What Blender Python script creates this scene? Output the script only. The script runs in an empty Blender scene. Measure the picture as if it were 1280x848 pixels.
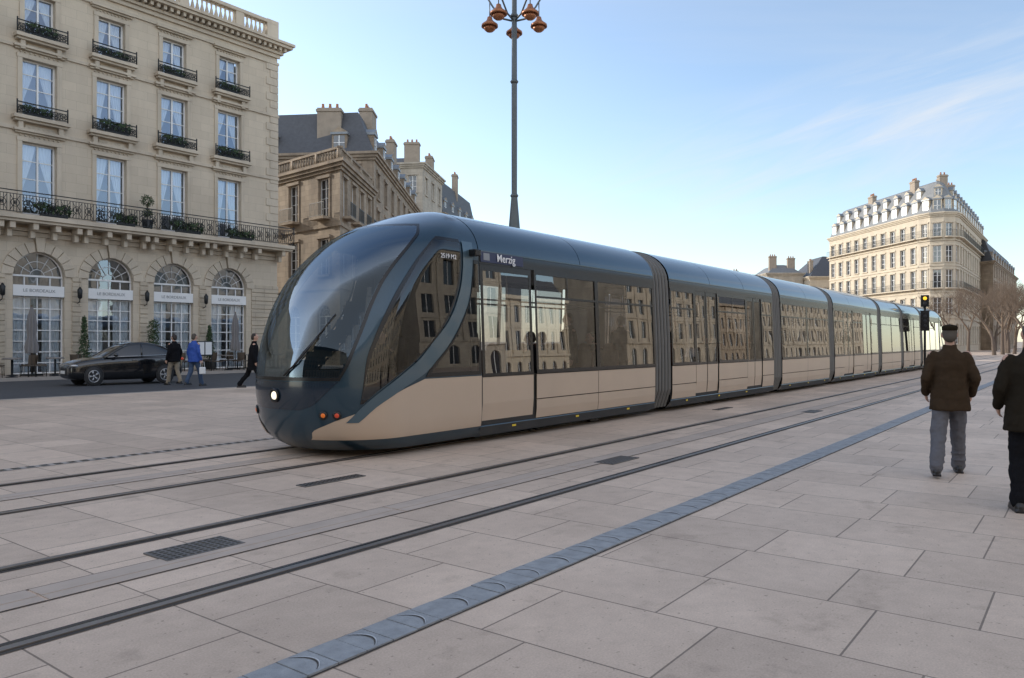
import bpy, math, random, bmesh
import numpy as np
from mathutils import Vector, Matrix
random.seed(7)
sin, cos, pi, rad = math.sin, math.cos, math.pi, math.radians
TH = rad(37.14); SI = sin(TH); CO = cos(TH); ALPHA = pi/2-TH
def WP(s, D, h=0.0): return Vector((s*SI-D*CO, s*CO+D*SI, h))
scene = bpy.context.scene
COL = scene.collection
scene.view_settings.view_transform = 'Standard'
scene.view_settings.look = 'None'
scene.view_settings.exposure = 0

# ------------------------------------------------------------- materials
def newmat(name):
    m = bpy.data.materials.new(name); m.use_nodes = True
    nt = m.node_tree
    return m, nt, nt.nodes['Principled BSDF']
def N(nt, t, **k):
    n = nt.nodes.new(t)
    for a, b in k.items():
        setattr(n, a, b)
    return n
def setin(n, **k):
    for a, b in k.items():
        n.inputs[a.replace('_', ' ')].default_value = b
def c4(c): return (c[0], c[1], c[2], 1)
def mat(name, col, rough=.5, metal=0., var=.12, scale=3., bump=0., bscale=30., coat=0., spec=.5, emit=0., stretch=None):
    m, nt, p = newmat(name)
    tc = N(nt, 'ShaderNodeTexCoord')
    mp = N(nt, 'ShaderNodeMapping'); nt.links.new(tc.outputs['Object'], mp.inputs[0])
    if stretch: mp.inputs['Scale'].default_value = stretch
    no = N(nt, 'ShaderNodeTexNoise'); setin(no, Scale=scale, Detail=5., Roughness=.6)
    nt.links.new(mp.outputs[0], no.inputs['Vector'])
    mx = N(nt, 'ShaderNodeMix', data_type='RGBA')
    mx.inputs[6].default_value = c4([max(0, x*(1-var)) for x in col])
    mx.inputs[7].default_value = c4([min(1, x*(1+var)) for x in col])
    nt.links.new(no.outputs['Fac'], mx.inputs[0])
    nt.links.new(mx.outputs[2], p.inputs['Base Color'])
    p.inputs['Roughness'].default_value = rough
    p.inputs['Metallic'].default_value = metal
    p.inputs['Coat Weight'].default_value = coat
    p.inputs['Coat Roughness'].default_value = .05
    p.inputs['Specular IOR Level'].default_value = spec
    if emit:
        p.inputs['Emission Color'].default_value = c4(col); p.inputs['Emission Strength'].default_value = emit
    if bump:
        n2 = N(nt, 'ShaderNodeTexNoise'); setin(n2, Scale=bscale, Detail=4.)
        nt.links.new(mp.outputs[0], n2.inputs['Vector'])
        b = N(nt, 'ShaderNodeBump'); setin(b, Strength=bump, Distance=.01)
        nt.links.new(n2.outputs['Fac'], b.inputs['Height']); nt.links.new(b.outputs[0], p.inputs['Normal'])
    return m
def stone(name, col, bw=.9, bh=.38, mort=.012, contrast=.12, dirt=.35, groove=.3):
    m, nt, p = newmat(name)
    tc = N(nt, 'ShaderNodeTexCoord')
    sp = N(nt, 'ShaderNodeSeparateXYZ'); nt.links.new(tc.outputs['Object'], sp.inputs[0])
    ad = N(nt, 'ShaderNodeMath', operation='ADD'); nt.links.new(sp.outputs[0], ad.inputs[0]); nt.links.new(sp.outputs[1], ad.inputs[1])
    cb = N(nt, 'ShaderNodeCombineXYZ'); nt.links.new(ad.outputs[0], cb.inputs[0]); nt.links.new(sp.outputs[2], cb.inputs[1])
    br = N(nt, 'ShaderNodeTexBrick'); nt.links.new(cb.outputs[0], br.inputs['Vector'])
    setin(br, Scale=1., Brick_Width=bw, Row_Height=bh, Mortar_Size=mort, Mortar_Smooth=.3)
    br.inputs['Color1'].default_value = c4([x*(1-contrast) for x in col])
    br.inputs['Color2'].default_value = c4([min(1, x*(1+contrast)) for x in col])
    br.inputs['Mortar'].default_value = c4([x*.72 for x in col])
    no = N(nt, 'ShaderNodeTexNoise'); setin(no, Scale=.55, Detail=8., Roughness=.65)
    mp = N(nt, 'ShaderNodeMapping'); mp.inputs['Scale'].default_value = (1.4, 1.4, .55)
    nt.links.new(tc.outputs['Object'], mp.inputs[0]); nt.links.new(mp.outputs[0], no.inputs['Vector'])
    cr = N(nt, 'ShaderNodeValToRGB'); cr.color_ramp.elements[0].position = .32; cr.color_ramp.elements[1].position = .62
    cr.color_ramp.elements[0].color = c4([1-dirt, 1-dirt*1.02, 1-dirt*1.02]); cr.color_ramp.elements[1].color = (1, 1, 1, 1)
    nt.links.new(no.outputs['Fac'], cr.inputs[0])
    mx = N(nt, 'ShaderNodeMix', data_type='RGBA', blend_type='MULTIPLY'); mx.inputs[0].default_value = 1
    nt.links.new(br.outputs['Color'], mx.inputs[6]); nt.links.new(cr.outputs[0], mx.inputs[7])
    nt.links.new(mx.outputs[2], p.inputs['Base Color'])
    p.inputs['Roughness'].default_value = .85
    b = N(nt, 'ShaderNodeBump'); setin(b, Strength=groove, Distance=.03); b.invert = True
    nt.links.new(br.outputs['Fac'], b.inputs['Height'])
    n3 = N(nt, 'ShaderNodeTexNoise'); setin(n3, Scale=14., Detail=5.); nt.links.new(tc.outputs['Object'], n3.inputs['Vector'])
    b2 = N(nt, 'ShaderNodeBump'); setin(b2, Strength=.25, Distance=.02)
    nt.links.new(n3.outputs['Fac'], b2.inputs['Height']); nt.links.new(b.outputs[0], b2.inputs['Normal'])
    nt.links.new(b2.outputs[0], p.inputs['Normal'])
    return m
def paving(name, col, bw=1.0, rh=.8, mort=.006):
    m, nt, p = newmat(name)
    tc = N(nt, 'ShaderNodeTexCoord')
    sp = N(nt, 'ShaderNodeSeparateXYZ'); nt.links.new(tc.outputs['Object'], sp.inputs[0])
    cb = N(nt, 'ShaderNodeCombineXYZ'); nt.links.new(sp.outputs[1], cb.inputs[0]); nt.links.new(sp.outputs[0], cb.inputs[1])
    br = N(nt, 'ShaderNodeTexBrick', offset=.37, offset_frequency=2, squash=.78, squash_frequency=3)
    nt.links.new(cb.outputs[0], br.inputs['Vector'])
    setin(br, Scale=1., Brick_Width=bw, Row_Height=rh, Mortar_Size=mort, Mortar_Smooth=.1, Bias=0.)
    br.inputs['Color1'].default_value = c4([x*.88 for x in col]); br.inputs['Color2'].default_value = c4([x*1.07 for x in col])
    br.inputs['Mortar'].default_value = c4([x*.40 for x in col])
    def ns(sc, lo, hi, p0, p1, det=8.):
        no = N(nt, 'ShaderNodeTexNoise'); setin(no, Scale=sc, Detail=det, Roughness=.65)
        nt.links.new(tc.outputs['Object'], no.inputs['Vector'])
        cr = N(nt, 'ShaderNodeMapRange'); cr.inputs[1].default_value = p0; cr.inputs[2].default_value = p1
        cr.inputs[3].default_value = lo; cr.inputs[4].default_value = hi
        nt.links.new(no.outputs['Fac'], cr.inputs[0]); return cr.outputs[0]
    a = ns(.5, .87, 1.06, .35, .65); b = ns(6., .92, 1.06, .3, .7); c = ns(90., .86, 1.10, .3, .7, 3.); d = ns(2.2, .82, 1., .32, .43)
    e = ns(23., .62, 1., .28, .34, 2.)
    cur = None
    for x in (a, b, c, d, e):
        if cur is None: cur = x
        else:
            mm = N(nt, 'ShaderNodeMath', operation='MULTIPLY'); nt.links.new(cur, mm.inputs[0]); nt.links.new(x, mm.inputs[1]); cur = mm.outputs[0]
    mx = N(nt, 'ShaderNodeVectorMath', operation='SCALE')
    nt.links.new(br.outputs['Color'], mx.inputs[0]); nt.links.new(cur, mx.inputs['Scale'])
    nt.links.new(mx.outputs[0], p.inputs['Base Color'])
    mr = N(nt, 'ShaderNodeMapRange'); mr.inputs[1].default_value = .7; mr.inputs[2].default_value = 1.1; mr.inputs[3].default_value = .70; mr.inputs[4].default_value = .54
    nt.links.new(cur, mr.inputs[0]); nt.links.new(mr.outputs[0], p.inputs['Roughness'])
    p.inputs['Specular IOR Level'].default_value = .22
    bp = N(nt, 'ShaderNodeBump', invert=True); setin(bp, Strength=.5, Distance=.006); nt.links.new(br.outputs['Fac'], bp.inputs['Height'])
    n3 = N(nt, 'ShaderNodeTexNoise'); setin(n3, Scale=120., Detail=3.); nt.links.new(tc.outputs['Object'], n3.inputs['Vector'])
    b2 = N(nt, 'ShaderNodeBump'); setin(b2, Strength=.12, Distance=.004)
    nt.links.new(n3.outputs['Fac'], b2.inputs['Height']); nt.links.new(bp.outputs[0], b2.inputs['Normal']); nt.links.new(b2.outputs[0], p.inputs['Normal'])
    return m
def glassmix(name, tint, gl_base, gl_fres=1., rough=.01, wav=.0, wscale=1.5, dark=None, glcol=(1, 1, 1), cap=1.):
    m = bpy.data.materials.new(name); m.use_nodes = True; nt = m.node_tree; nt.nodes.clear()
    out = N(nt, 'ShaderNodeOutputMaterial')
    if dark is None:
        t = N(nt, 'ShaderNodeBsdfTransparent'); t.inputs[0].default_value = c4(tint)
    else:
        t = N(nt, 'ShaderNodeBsdfDiffuse'); t.inputs[0].default_value = c4(dark)
    g = N(nt, 'ShaderNodeBsdfGlossy'); g.inputs['Roughness'].default_value = rough; g.inputs[0].default_value = c4(glcol)
    f = N(nt, 'ShaderNodeFresnel'); f.inputs[0].default_value = 1.5
    ma = N(nt, 'ShaderNodeMath', operation='MULTIPLY_ADD', use_clamp=True); nt.links.new(f.outputs[0], ma.inputs[0])
    ma.inputs[1].default_value = gl_fres; ma.inputs[2].default_value = gl_base
    mn = N(nt, 'ShaderNodeMath', operation='MINIMUM'); nt.links.new(ma.outputs[0], mn.inputs[0]); mn.inputs[1].default_value = cap
    mx = N(nt, 'ShaderNodeMixShader'); nt.links.new(mn.outputs[0], mx.inputs[0])
    nt.links.new(t.outputs[0], mx.inputs[1]); nt.links.new(g.outputs[0], mx.inputs[2]); nt.links.new(mx.outputs[0], out.inputs[0])
    tc = N(nt, 'ShaderNodeTexCoord'); no = N(nt, 'ShaderNodeTexNoise'); setin(no, Scale=wscale, Detail=1.)
    nt.links.new(tc.outputs['Object'], no.inputs['Vector'])
    b = N(nt, 'ShaderNodeBump'); setin(b, Strength=1., Distance=wav); nt.links.new(no.outputs['Fac'], b.inputs['Height'])
    nt.links.new(b.outputs[0], g.inputs['Normal'])
    return m

M = {}
M['hotel'] = stone('hotel_limestone', (.555, .475, .37), .95, .42, .006, .05, .14, .15)
M['hoteltrim'] = stone('hotel_trim_stone', (.545, .47, .37), 1.3, 5, .004, .05, .24, .15)
M['rustic'] = stone('rusticated_limestone', (.51, .435, .335), 1.1, .45, .02, .06, .22, .6)
M['oldstone'] = stone('old_limestone', (.38, .30, .22), .8, .36, .012, .12, .45)
M['paleStone'] = stone('pale_limestone', (.45, .40, .33), .8, .4, .012, .08, .3)
M['creamstone'] = stone('cream_limestone', (.53, .46, .36), 1., .5, .008, .05, .14)
M['opp'] = stone('opposite_limestone', (.43, .37, .29), 1., .5, .01, .06, .4)
M['slate'] = mat('roof_slate', (.07, .073, .082), .62, var=.35, scale=4., bump=.5, bscale=9.)
M['slatelt'] = mat('pale_roof_slate', (.17, .175, .18), .65, var=.3, scale=3., bump=.4, bscale=9.)
M['zinc'] = mat('roof_zinc', (.22, .24, .26), .45, .3, var=.2)
M['chim'] = mat('chimney_render', (.30, .25, .20), .9, var=.3, scale=2.)
M['pot'] = mat('clay_pot', (.35, .16, .09), .8)
M['iron'] = mat('wrought_iron', (.018, .02, .022), .45, .3)
M['white'] = mat('white_paint', (.72, .72, .71), .5, var=.05)
M['cloth'] = mat('curtain_cloth', (.80, .80, .79), .9, var=.05)
M['dark'] = mat('dark_recess', (.02, .02, .022), .8)
M['winhotel'] = glassmix('hotel_glass', (.82, .87, .9), .14, 1.0, .015, .004, 1.2, glcol=(.72, .82, 1.))
M['winfar'] = glassmix('far_glass', None, .08, .8, .03, .006, 1., dark=(.03, .034, .042))
M['tramglass'] = glassmix('tram_glass', (.50, .51, .52), .12, .9, .003, .0010, 1.1)
M['nosglass'] = glassmix('cab_glass', (.36, .38, .39), .03, .9, .005, .0009, 1.0)
M['windscr'] = glassmix('windscreen_glass', (.44, .48, .50), .02, .8, .006, .0010, .8, glcol=(.74, .88, 1.), cap=.25)
M['teal'] = mat('teal_paint', (.020, .050, .075), .28, .4, var=.10, scale=1.5, coat=.65)
M['teallt'] = mat('grey_teal_paint', (.07, .115, .145), .3, .3, var=.06, coat=.6)
M['navy'] = mat('navy_gloss', (.008, .02, .036), .2, .1, var=.05, coat=.6)
M['silver'] = mat('champagne_panel', (.52, .41, .31), .42, .2, var=.08, scale=1.3, coat=.15)
M['black'] = mat('black_gloss', (.01, .01, .011), .25, var=.1)
M['rubber'] = mat('rubber', (.025, .025, .026), .7, var=.2)
M['bellow'] = mat('bellows_fabric', (.13, .125, .115), .65, var=.25)
M['under'] = mat('underframe', (.03, .028, .026), .8, var=.4)
M['seat'] = mat('seat_fabric', (.12, .055, .04), .85)
M['inter'] = mat('interior_panel', (.20, .195, .18), .6)
M['hotelin'] = mat('hotel_room_wall', (.42, .38, .32), .8)
M['steel'] = mat('steel', (.5, .5, .5), .3, .9)
M['lightw'] = mat('headlamp_lit', (1., .88, .66), .3, emit=1.3)
M['lightr'] = mat('marker_red', (.45, .05, .02), .3, emit=.25)
M['lighto'] = mat('marker_orange', (.6, .14, .02), .3, emit=.3)
M['amber'] = mat('amber_signal', (.9, .5, .03), .3, emit=1.2)
M['yellow'] = mat('yellow_sticker', (.7, .5, .03), .5)
M['textw'] = mat('white_lettering', (.85, .85, .85), .5, var=.02)
M['texto'] = mat('grey_lettering', (.25, .26, .27), .5, var=.02)
M['plate'] = mat('display_plate', (.03, .035, .08), .5)
M['pave'] = paving('plaza_slabs', (.61, .475, .37))
M['ground'] = mat('ground_mineral', (.34, .275, .22), .9, var=.2, scale=.3)
M['asphalt'] = mat('asphalt', (.052, .053, .057), .75, var=.3, scale=1.2, bump=.3, bscale=90)
M['kerb'] = mat('kerb_granite', (.34, .30, .265), .75, var=.2)
M['sidewalk'] = paving('sidewalk_slabs', (.37, .31, .26), .6, .4, .006)
M['railst'] = mat('rail_steel', (.24, .21, .185), .4, .7, var=.3, scale=6.)
M['railrub'] = mat('rail_rubber', (.055, .045, .038), .8, var=.4, scale=5.)
M['aps'] = mat('power_strip', (.44, .355, .29), .7, var=.25, scale=3.)
M['gran'] = mat('blue_granite', (.28, .29, .30), .75, var=.40, scale=11., bump=.6, bscale=110)
M['granlt'] = mat('granite_chipped_edge', (.50, .51, .52), .7, var=.3, scale=30.)
M['grate'] = mat('iron_grate', (.14, .13, .12), .6, .3, var=.4)
M['polem'] = mat('lamp_post_paint', (.10, .115, .12), .45, .3, var=.2)
M['copper'] = mat('copper_shade', (.34, .14, .065), .42, .5, var=.3)
M['carblk'] = mat('car_black_paint', (.006, .007, .009), .2, .1, var=.1, coat=1.)
M['carglass'] = glassmix('car_glass', None, .06, 1., .01, 0, 1, dark=(.012, .014, .016))
M['rim'] = mat('alloy_rim', (.45, .45, .46), .3, .8)
M['bark'] = mat('bark', (.12, .09, .07), .9, var=.3)
M['twig'] = mat('twig', (.17, .125, .09), .9, var=.3)
M['leaf'] = mat('leaf', (.035, .065, .022), .7, var=.5, scale=9.)
M['umb'] = mat('umbrella_canvas', (.20, .19, .19), .9, var=.15)
M['chairm'] = mat('chair_wicker', (.09, .068, .05), .7)
M['tablem'] = mat('table_top', (.20, .18, .165), .5)
M['skin'] = mat('skin', (.50, .30, .22), .55, var=.06)
M['hairg'] = mat('hair_grey', (.10, .088, .075), .9, spec=.1)
M['haird'] = mat('hair_dark', (.03, .022, .018), .7)
M['brown'] = mat('coat_brown', (.048, .032, .020), .95, var=.22, scale=12., bump=.5, bscale=160, spec=.08)
M['olivec'] = mat('coat_dark_olive', (.022, .018, .013), .95, var=.2, scale=10., bump=.4, bscale=150, spec=.08)
M['blackc'] = mat('coat_black', (.010, .010, .012), .95, var=.2, scale=10., bump=.4, bscale=150, spec=.1)
M['greyt'] = mat('trousers_grey', (.125, .125, .14), .95, var=.12, bump=.3, bscale=150, spec=.2)
M['beiget'] = mat('trousers_beige', (.28, .23, .17), .9)
M['bluej'] = mat('jacket_blue', (.02, .07, .33), .7)
M['jeans'] = mat('jeans', (.05, .08, .14), .9)
M['capm'] = mat('cap_tweed', (.022, .017, .011), .98, var=.2, spec=.03)
M['shoe'] = mat('shoe_leather', (.012, .01, .01), .4)

# ------------------------------------------------------------- mesh builder
class MB:
    def __init__(s): s.v = []; s.f = []; s.m = []; s.sm = []
    def add(s, vs, fs, mt=0, smooth=False):
        o = len(s.v); s.v += [tuple(v) for v in vs]
        for f in fs: s.f.append(tuple(i+o for i in f)); s.m.append(mt); s.sm.append(smooth)
    def box(s, x0, x1, y0, y1, z0, z1, mt=0):
        s.add([(x0, y0, z0), (x1, y0, z0), (x1, y1, z0), (x0, y1, z0), (x0, y0, z1), (x1, y0, z1), (x1, y1, z1), (x0, y1, z1)],
              [(0, 3, 2, 1), (4, 5, 6, 7), (0, 1, 5, 4), (1, 2, 6, 5), (2, 3, 7, 6), (3, 0, 4, 7)], mt)
    def quad(s, a, b, c, d, mt=0): s.add([a, b, c, d], [(0, 1, 2, 3)], mt)
    def poly(s, pts, mt=0): s.add(pts, [tuple(range(len(pts)))], mt)
    def grid(s, rows, mt=0, smooth=True, wrap=False, skip=None, mfun=None):
        n = len(rows[0]); vs = [p for r in rows for p in r]; o = len(s.v); s.v += [tuple(v) for v in vs]
        for i in range(len(rows)-1):
            for j in range(n if wrap else n-1):
                if skip and skip(i, j): continue
                k = (j+1) % n
                s.f.append((o+i*n+j, o+i*n+k, o+(i+1)*n+k, o+(i+1)*n+j)); s.m.append(mfun(i, j) if mfun else mt); s.sm.append(smooth)
    def tube(s, pts, rs, n=8, mt=0, cap=True, smooth=True):
        pts = [Vector(p) for p in pts]; rows = []
        if not hasattr(rs, '__len__'): rs = [rs]*len(pts)
        up = Vector((0, 0, 1)); prev = None
        for i, p in enumerate(pts):
            t = (pts[min(i+1, len(pts)-1)]-pts[max(i-1, 0)]).normalized()
            if prev is None:
                a = t.cross(up)
                if a.length < .1: a = t.cross(Vector((1, 0, 0)))
            else: a = prev-t*prev.dot(t)
            a.normalize(); b = t.cross(a); prev = a
            rows.append([p+(a*cos(2*pi*k/n)+b*sin(2*pi*k/n))*rs[i] for k in range(n)])
        s.grid(rows, mt, smooth, True)
        if cap: s.poly(rows[0][::-1], mt); s.poly(rows[-1], mt)
    def lathe(s, prof, n=16, c=(0, 0, 0), mt=0, smooth=True):
        rows = [[(c[0]+r*cos(2*pi*k/n), c[1]+r*sin(2*pi*k/n), c[2]+z) for k in range(n)] for r, z in prof]
        s.grid(rows, mt, smooth, True)
        if prof[0][0] > 1e-4: s.poly(rows[0][::-1], mt)
        if prof[-1][0] > 1e-4: s.poly(rows[-1], mt)
    def ell(s, c, r, n=10, mt=0, R=None):
        rows = []
        for i in range(n+1):
            th = -pi/2+pi*i/n; row = []
            for k in range(n*2):
                a = pi*k/n
                v = Vector((r[0]*cos(th)*cos(a), r[1]*cos(th)*sin(a), r[2]*sin(th)))
                if R: v = R @ v
                row.append(v+Vector(c))
            rows.append(row)
        s.grid(rows, mt, True, True)
    def mesh(s, name, mats, recalc=True):
        me = bpy.data.meshes.new(name); me.from_pydata(s.v, [], s.f)
        for m in mats: me.materials.append(M[m])
        me.polygons.foreach_set('material_index', s.m); me.polygons.foreach_set('use_smooth', s.sm)
        if recalc:
            bm = bmesh.new(); bm.from_mesh(me)
            bmesh.ops.remove_doubles(bm, verts=bm.verts, dist=1e-5)
            bmesh.ops.recalc_face_normals(bm, faces=bm.faces); bm.to_mesh(me); bm.free()
        me.update(); return me
    def obj(s, name, mats, parent=None, loc=(0, 0, 0), rot=0, bevel=0, recalc=True):
        return mk(name, s.mesh(name, mats, recalc), parent, loc, rot, bevel)
def mk(name, data, parent=None, loc=(0, 0, 0), rot=0, bevel=0):
    o = bpy.data.objects.new(name, data); COL.objects.link(o)
    o.location = loc; o.rotation_euler = (0, 0, rot)
    if parent: o.parent = parent
    if bevel:
        b = o.modifiers.new('b', 'BEVEL'); b.width = bevel; b.segments = 2; b.limit_method = 'ANGLE'
    return o
def tag(o, label, cat, group=None):
    o['label'] = label; o['category'] = cat
    if group: o['group'] = group
    return o
def struct(o): o['kind'] = 'structure'; return o
def copything(root, loc, rot, label=None, scale=None, group=None):
    def rec(o, par):
        c = o.copy(); COL.objects.link(c)
        if par: c.parent = par
        for ch in o.children: rec(ch, c)
        return c
    r = rec(root, None); r.location = loc; r.rotation_euler = (0, 0, rot)
    if scale: r.scale = (scale,)*3
    if label: r['label'] = label
    if group: r['group'] = group
    return r
def textobj(body, size, matname, parent, loc, rot, name='lettering', align='CENTER', ext=.002, off=0.):
    cu = bpy.data.curves.new(name, 'FONT'); cu.body = body; cu.size = size; cu.align_x = align; cu.align_y = 'CENTER'; cu.extrude = ext; cu.offset = off
    t = bpy.data.objects.new(name+'_tmp', cu); COL.objects.link(t)
    dg = bpy.context.evaluated_depsgraph_get()
    me = bpy.data.meshes.new_from_object(t.evaluated_get(dg)); me.materials.clear(); me.materials.append(M[matname])
    bpy.data.objects.remove(t)
    o = mk(name, me, parent, loc); o.rotation_euler = rot; return o

def pchip(xs, ys):
    n = len(xs); d = [(ys[i+1]-ys[i])/(xs[i+1]-xs[i]) for i in range(n-1)]; m = [d[0]]
    for i in range(1, n-1):
        m.append(0 if d[i-1]*d[i] <= 0 else 2*d[i-1]*d[i]/(d[i-1]+d[i]))
    m.append(d[-1])
    def f(x):
        if x <= xs[0]: return ys[0]
        if x >= xs[-1]: return ys[-1]
        i = 0
        while x > xs[i+1]: i += 1
        h = xs[i+1]-xs[i]; t = (x-xs[i])/h
        return (ys[i]*(1+2*t)*(1-t)**2+m[i]*h*t*(1-t)**2+ys[i+1]*t*t*(3-2*t)+m[i+1]*h*t*t*(t-1))
    return f

# ------------------------------------------------------------- camera, light, sky
cam = bpy.data.cameras.new('camera'); co = bpy.data.objects.new('camera', cam); COL.objects.link(co)
cam.lens = 27; cam.sensor_width = 36; cam.clip_end = 5000; cam.clip_start = .05
co.location = (0, 0, 1.55); co.rotation_euler = (rad(90.18), 0, 0); scene.camera = co
SUN_EL = 20; SV = Vector((-.90, .43)); SV.normalize()
az = math.atan2(SV.x, SV.y)
sd = Vector((SV.x*cos(rad(SUN_EL)), SV.y*cos(rad(SUN_EL)), sin(rad(SUN_EL))))
w = bpy.data.worlds.new('World'); scene.world = w; w.use_nodes = True; nt = w.node_tree; nt.nodes.clear()
out = N(nt, 'ShaderNodeOutputWorld'); bg = N(nt, 'ShaderNodeBackground'); sky = N(nt, 'ShaderNodeTexSky', sky_type='NISHITA')
sky.sun_disc = False; sky.sun_elevation = rad(SUN_EL); sky.sun_rotation = az; sky.air_density = 1.; sky.dust_density = .5; sky.ozone_density = 2.
def MT(op, a, b=None, c=None, clamp=False):
    n = N(nt, 'ShaderNodeMath', operation=op, use_clamp=clamp)
    for i, x in enumerate((a, b, c)):
        if x is None: continue
        if isinstance(x, (int, float)): n.inputs[i].default_value = x
        else: nt.links.new(x, n.inputs[i])
    return n.outputs[0]
tc = N(nt, 'ShaderNodeTexCoord'); sp = N(nt, 'ShaderNodeSeparateXYZ'); nt.links.new(tc.outputs['Generated'], sp.inputs[0])
zz = MT('MAXIMUM', sp.outputs[2], 0.)
zp = MT('MAXIMUM', MT('ADD', sp.outputs[2], .12), .05)
cb = N(nt, 'ShaderNodeCombineXYZ'); nt.links.new(MT('DIVIDE', sp.outputs[0], zp), cb.inputs[0]); nt.links.new(MT('DIVIDE', sp.outputs[1], zp), cb.inputs[1])
mp = N(nt, 'ShaderNodeMapping'); mp.inputs['Rotation'].default_value = (0, 0, rad(35)); mp.inputs['Scale'].default_value = (.28, 1.5, 1); mp.inputs['Location'].default_value = (3.2, 1.4, 0)
nt.links.new(cb.outputs[0], mp.inputs[0])
cn = N(nt, 'ShaderNodeTexNoise'); setin(cn, Scale=.7, Detail=8., Roughness=.55, Distortion=.5); nt.links.new(mp.outputs[0], cn.inputs['Vector'])
cm = N(nt, 'ShaderNodeMapRange'); cm.inputs[1].default_value = .46; cm.inputs[2].default_value = .78; cm.inputs[3].default_value = 0; cm.inputs[4].default_value = .4
nt.links.new(cn.outputs['Fac'], cm.inputs[0])
yy = MT('MAXIMUM', sp.outputs[1], .2)
uu = MT('DIVIDE', sp.outputs[0], yy); vv = MT('DIVIDE', sp.outputs[2], yy)
qq = MT('SUBTRACT', MT('SUBTRACT', vv, MT('MULTIPLY', uu, .34)), .115)
cb2 = N(nt, 'ShaderNodeCombineXYZ'); nt.links.new(MT('MULTIPLY', uu, 2.2), cb2.inputs[0]); nt.links.new(MT('MULTIPLY', qq, 17.), cb2.inputs[1])
n2 = N(nt, 'ShaderNodeTexNoise'); setin(n2, Scale=1.3, Detail=8., Roughness=.6, Distortion=.7); nt.links.new(cb2.outputs[0], n2.inputs['Vector'])
m2 = N(nt, 'ShaderNodeMapRange'); m2.inputs[1].default_value = .34; m2.inputs[2].default_value = .74; nt.links.new(n2.outputs['Fac'], m2.inputs[0])
band = MT('SUBTRACT', 1., MT('POWER', MT('ABSOLUTE', MT('DIVIDE', qq, .12)), 2.), None, True)
umask = MT('MULTIPLY', MT('ADD', uu, .05), 3., None, True)
streak = MT('MULTIPLY', MT('MULTIPLY', MT('MULTIPLY', band, m2.outputs[0]), umask), .70)
cloud = MT('MAXIMUM', cm.outputs[0], streak)
dt = N(nt, 'ShaderNodeVectorMath', operation='DOT_PRODUCT'); nt.links.new(tc.outputs['Generated'], dt.inputs[0]); dt.inputs[1].default_value = tuple(sd)
sunf = MT('POWER', MT('MAXIMUM', MT('DIVIDE', MT('ADD', dt.outputs['Value'], .30), 1.30), 0.), 2.1)
iz = MT('SUBTRACT', 1., zz)
haze = MT('ADD', MT('ADD', MT('MULTIPLY', MT('MULTIPLY', sunf, MT('POWER', iz, 1.3)), 4.0), MT('MULTIPLY', MT('POWER', iz, 7.), 1.15)), .22)
back = MT('MINIMUM', MT('MAXIMUM', MT('MULTIPLY', MT('ADD', MT('MULTIPLY', sp.outputs[1], -1.5), .15, None, True), 5.2), 0.), 5.2)   # unseen fill brightness added behind the camera to lift tram side and paving
gs = N(nt, 'ShaderNodeVectorMath', operation='SCALE'); nt.links.new(sky.outputs[0], gs.inputs[0]); gs.inputs['Scale'].default_value = 1.6
hs_ = N(nt, 'ShaderNodeVectorMath', operation='SCALE'); hs_.inputs[0].default_value = (.98, 1.02, 1.08); nt.links.new(haze, hs_.inputs['Scale'])
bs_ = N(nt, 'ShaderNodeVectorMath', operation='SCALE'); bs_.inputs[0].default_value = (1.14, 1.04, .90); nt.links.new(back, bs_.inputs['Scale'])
sm_ = N(nt, 'ShaderNodeVectorMath', operation='ADD'); nt.links.new(gs.outputs[0], sm_.inputs[0]); nt.links.new(hs_.outputs[0], sm_.inputs[1])
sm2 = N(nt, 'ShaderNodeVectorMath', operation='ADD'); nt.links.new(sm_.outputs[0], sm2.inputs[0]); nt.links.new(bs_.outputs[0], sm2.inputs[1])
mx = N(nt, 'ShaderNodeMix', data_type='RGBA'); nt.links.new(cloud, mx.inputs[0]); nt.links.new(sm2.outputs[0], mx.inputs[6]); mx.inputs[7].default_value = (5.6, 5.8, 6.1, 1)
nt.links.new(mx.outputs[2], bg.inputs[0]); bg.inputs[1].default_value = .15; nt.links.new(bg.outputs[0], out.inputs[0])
sl = bpy.data.lights.new('sun', 'SUN'); sl.energy = 4.2; sl.angle = rad(.5); sl.color = (1, .92, .80)
so = bpy.data.objects.new('sun', sl); COL.objects.link(so)
so.rotation_euler = sd.to_track_quat('Z', 'Y').to_euler()

# ------------------------------------------------------------- ground
def sheet(name, s0, s1, D0, D1, z, m, n=1):
    b = MB(); b.quad((s0, D0, z), (s1, D0, z), (s1, D1, z), (s0, D1, z)); return struct(b.obj(name, [m], rot=ALPHA, recalc=False))
b = MB(); b.quad((-2500, -2500, -.004), (2500, -2500, -.004), (2500, 2500, -.004), (-2500, 2500, -.004)); struct(b.obj('ground', ['ground'], recalc=False))
sheet('plaza_pavement', -25, 190, -44, 23.2, 0, 'pave')
sheet('road', -60, 140, 23.2, 33.5, 0, 'asphalt')
b = MB(); b.box(-60, 28.5, 33.5, 33.7, -.01, .123, 0); b.box(-60, 28.5, 33.7, 37.29, -.01, .12, 1)
struct(b.obj('sidewalk', ['kerb', 'sidewalk'], rot=ALPHA))
b = MB(); b.box(-60, 140, 22.95, 23.2, -.02, .006, 0); struct(b.obj('kerb', ['kerb'], rot=ALPHA))
TR = [(4.38, 5.90), (7.84, 9.36)]
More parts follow.
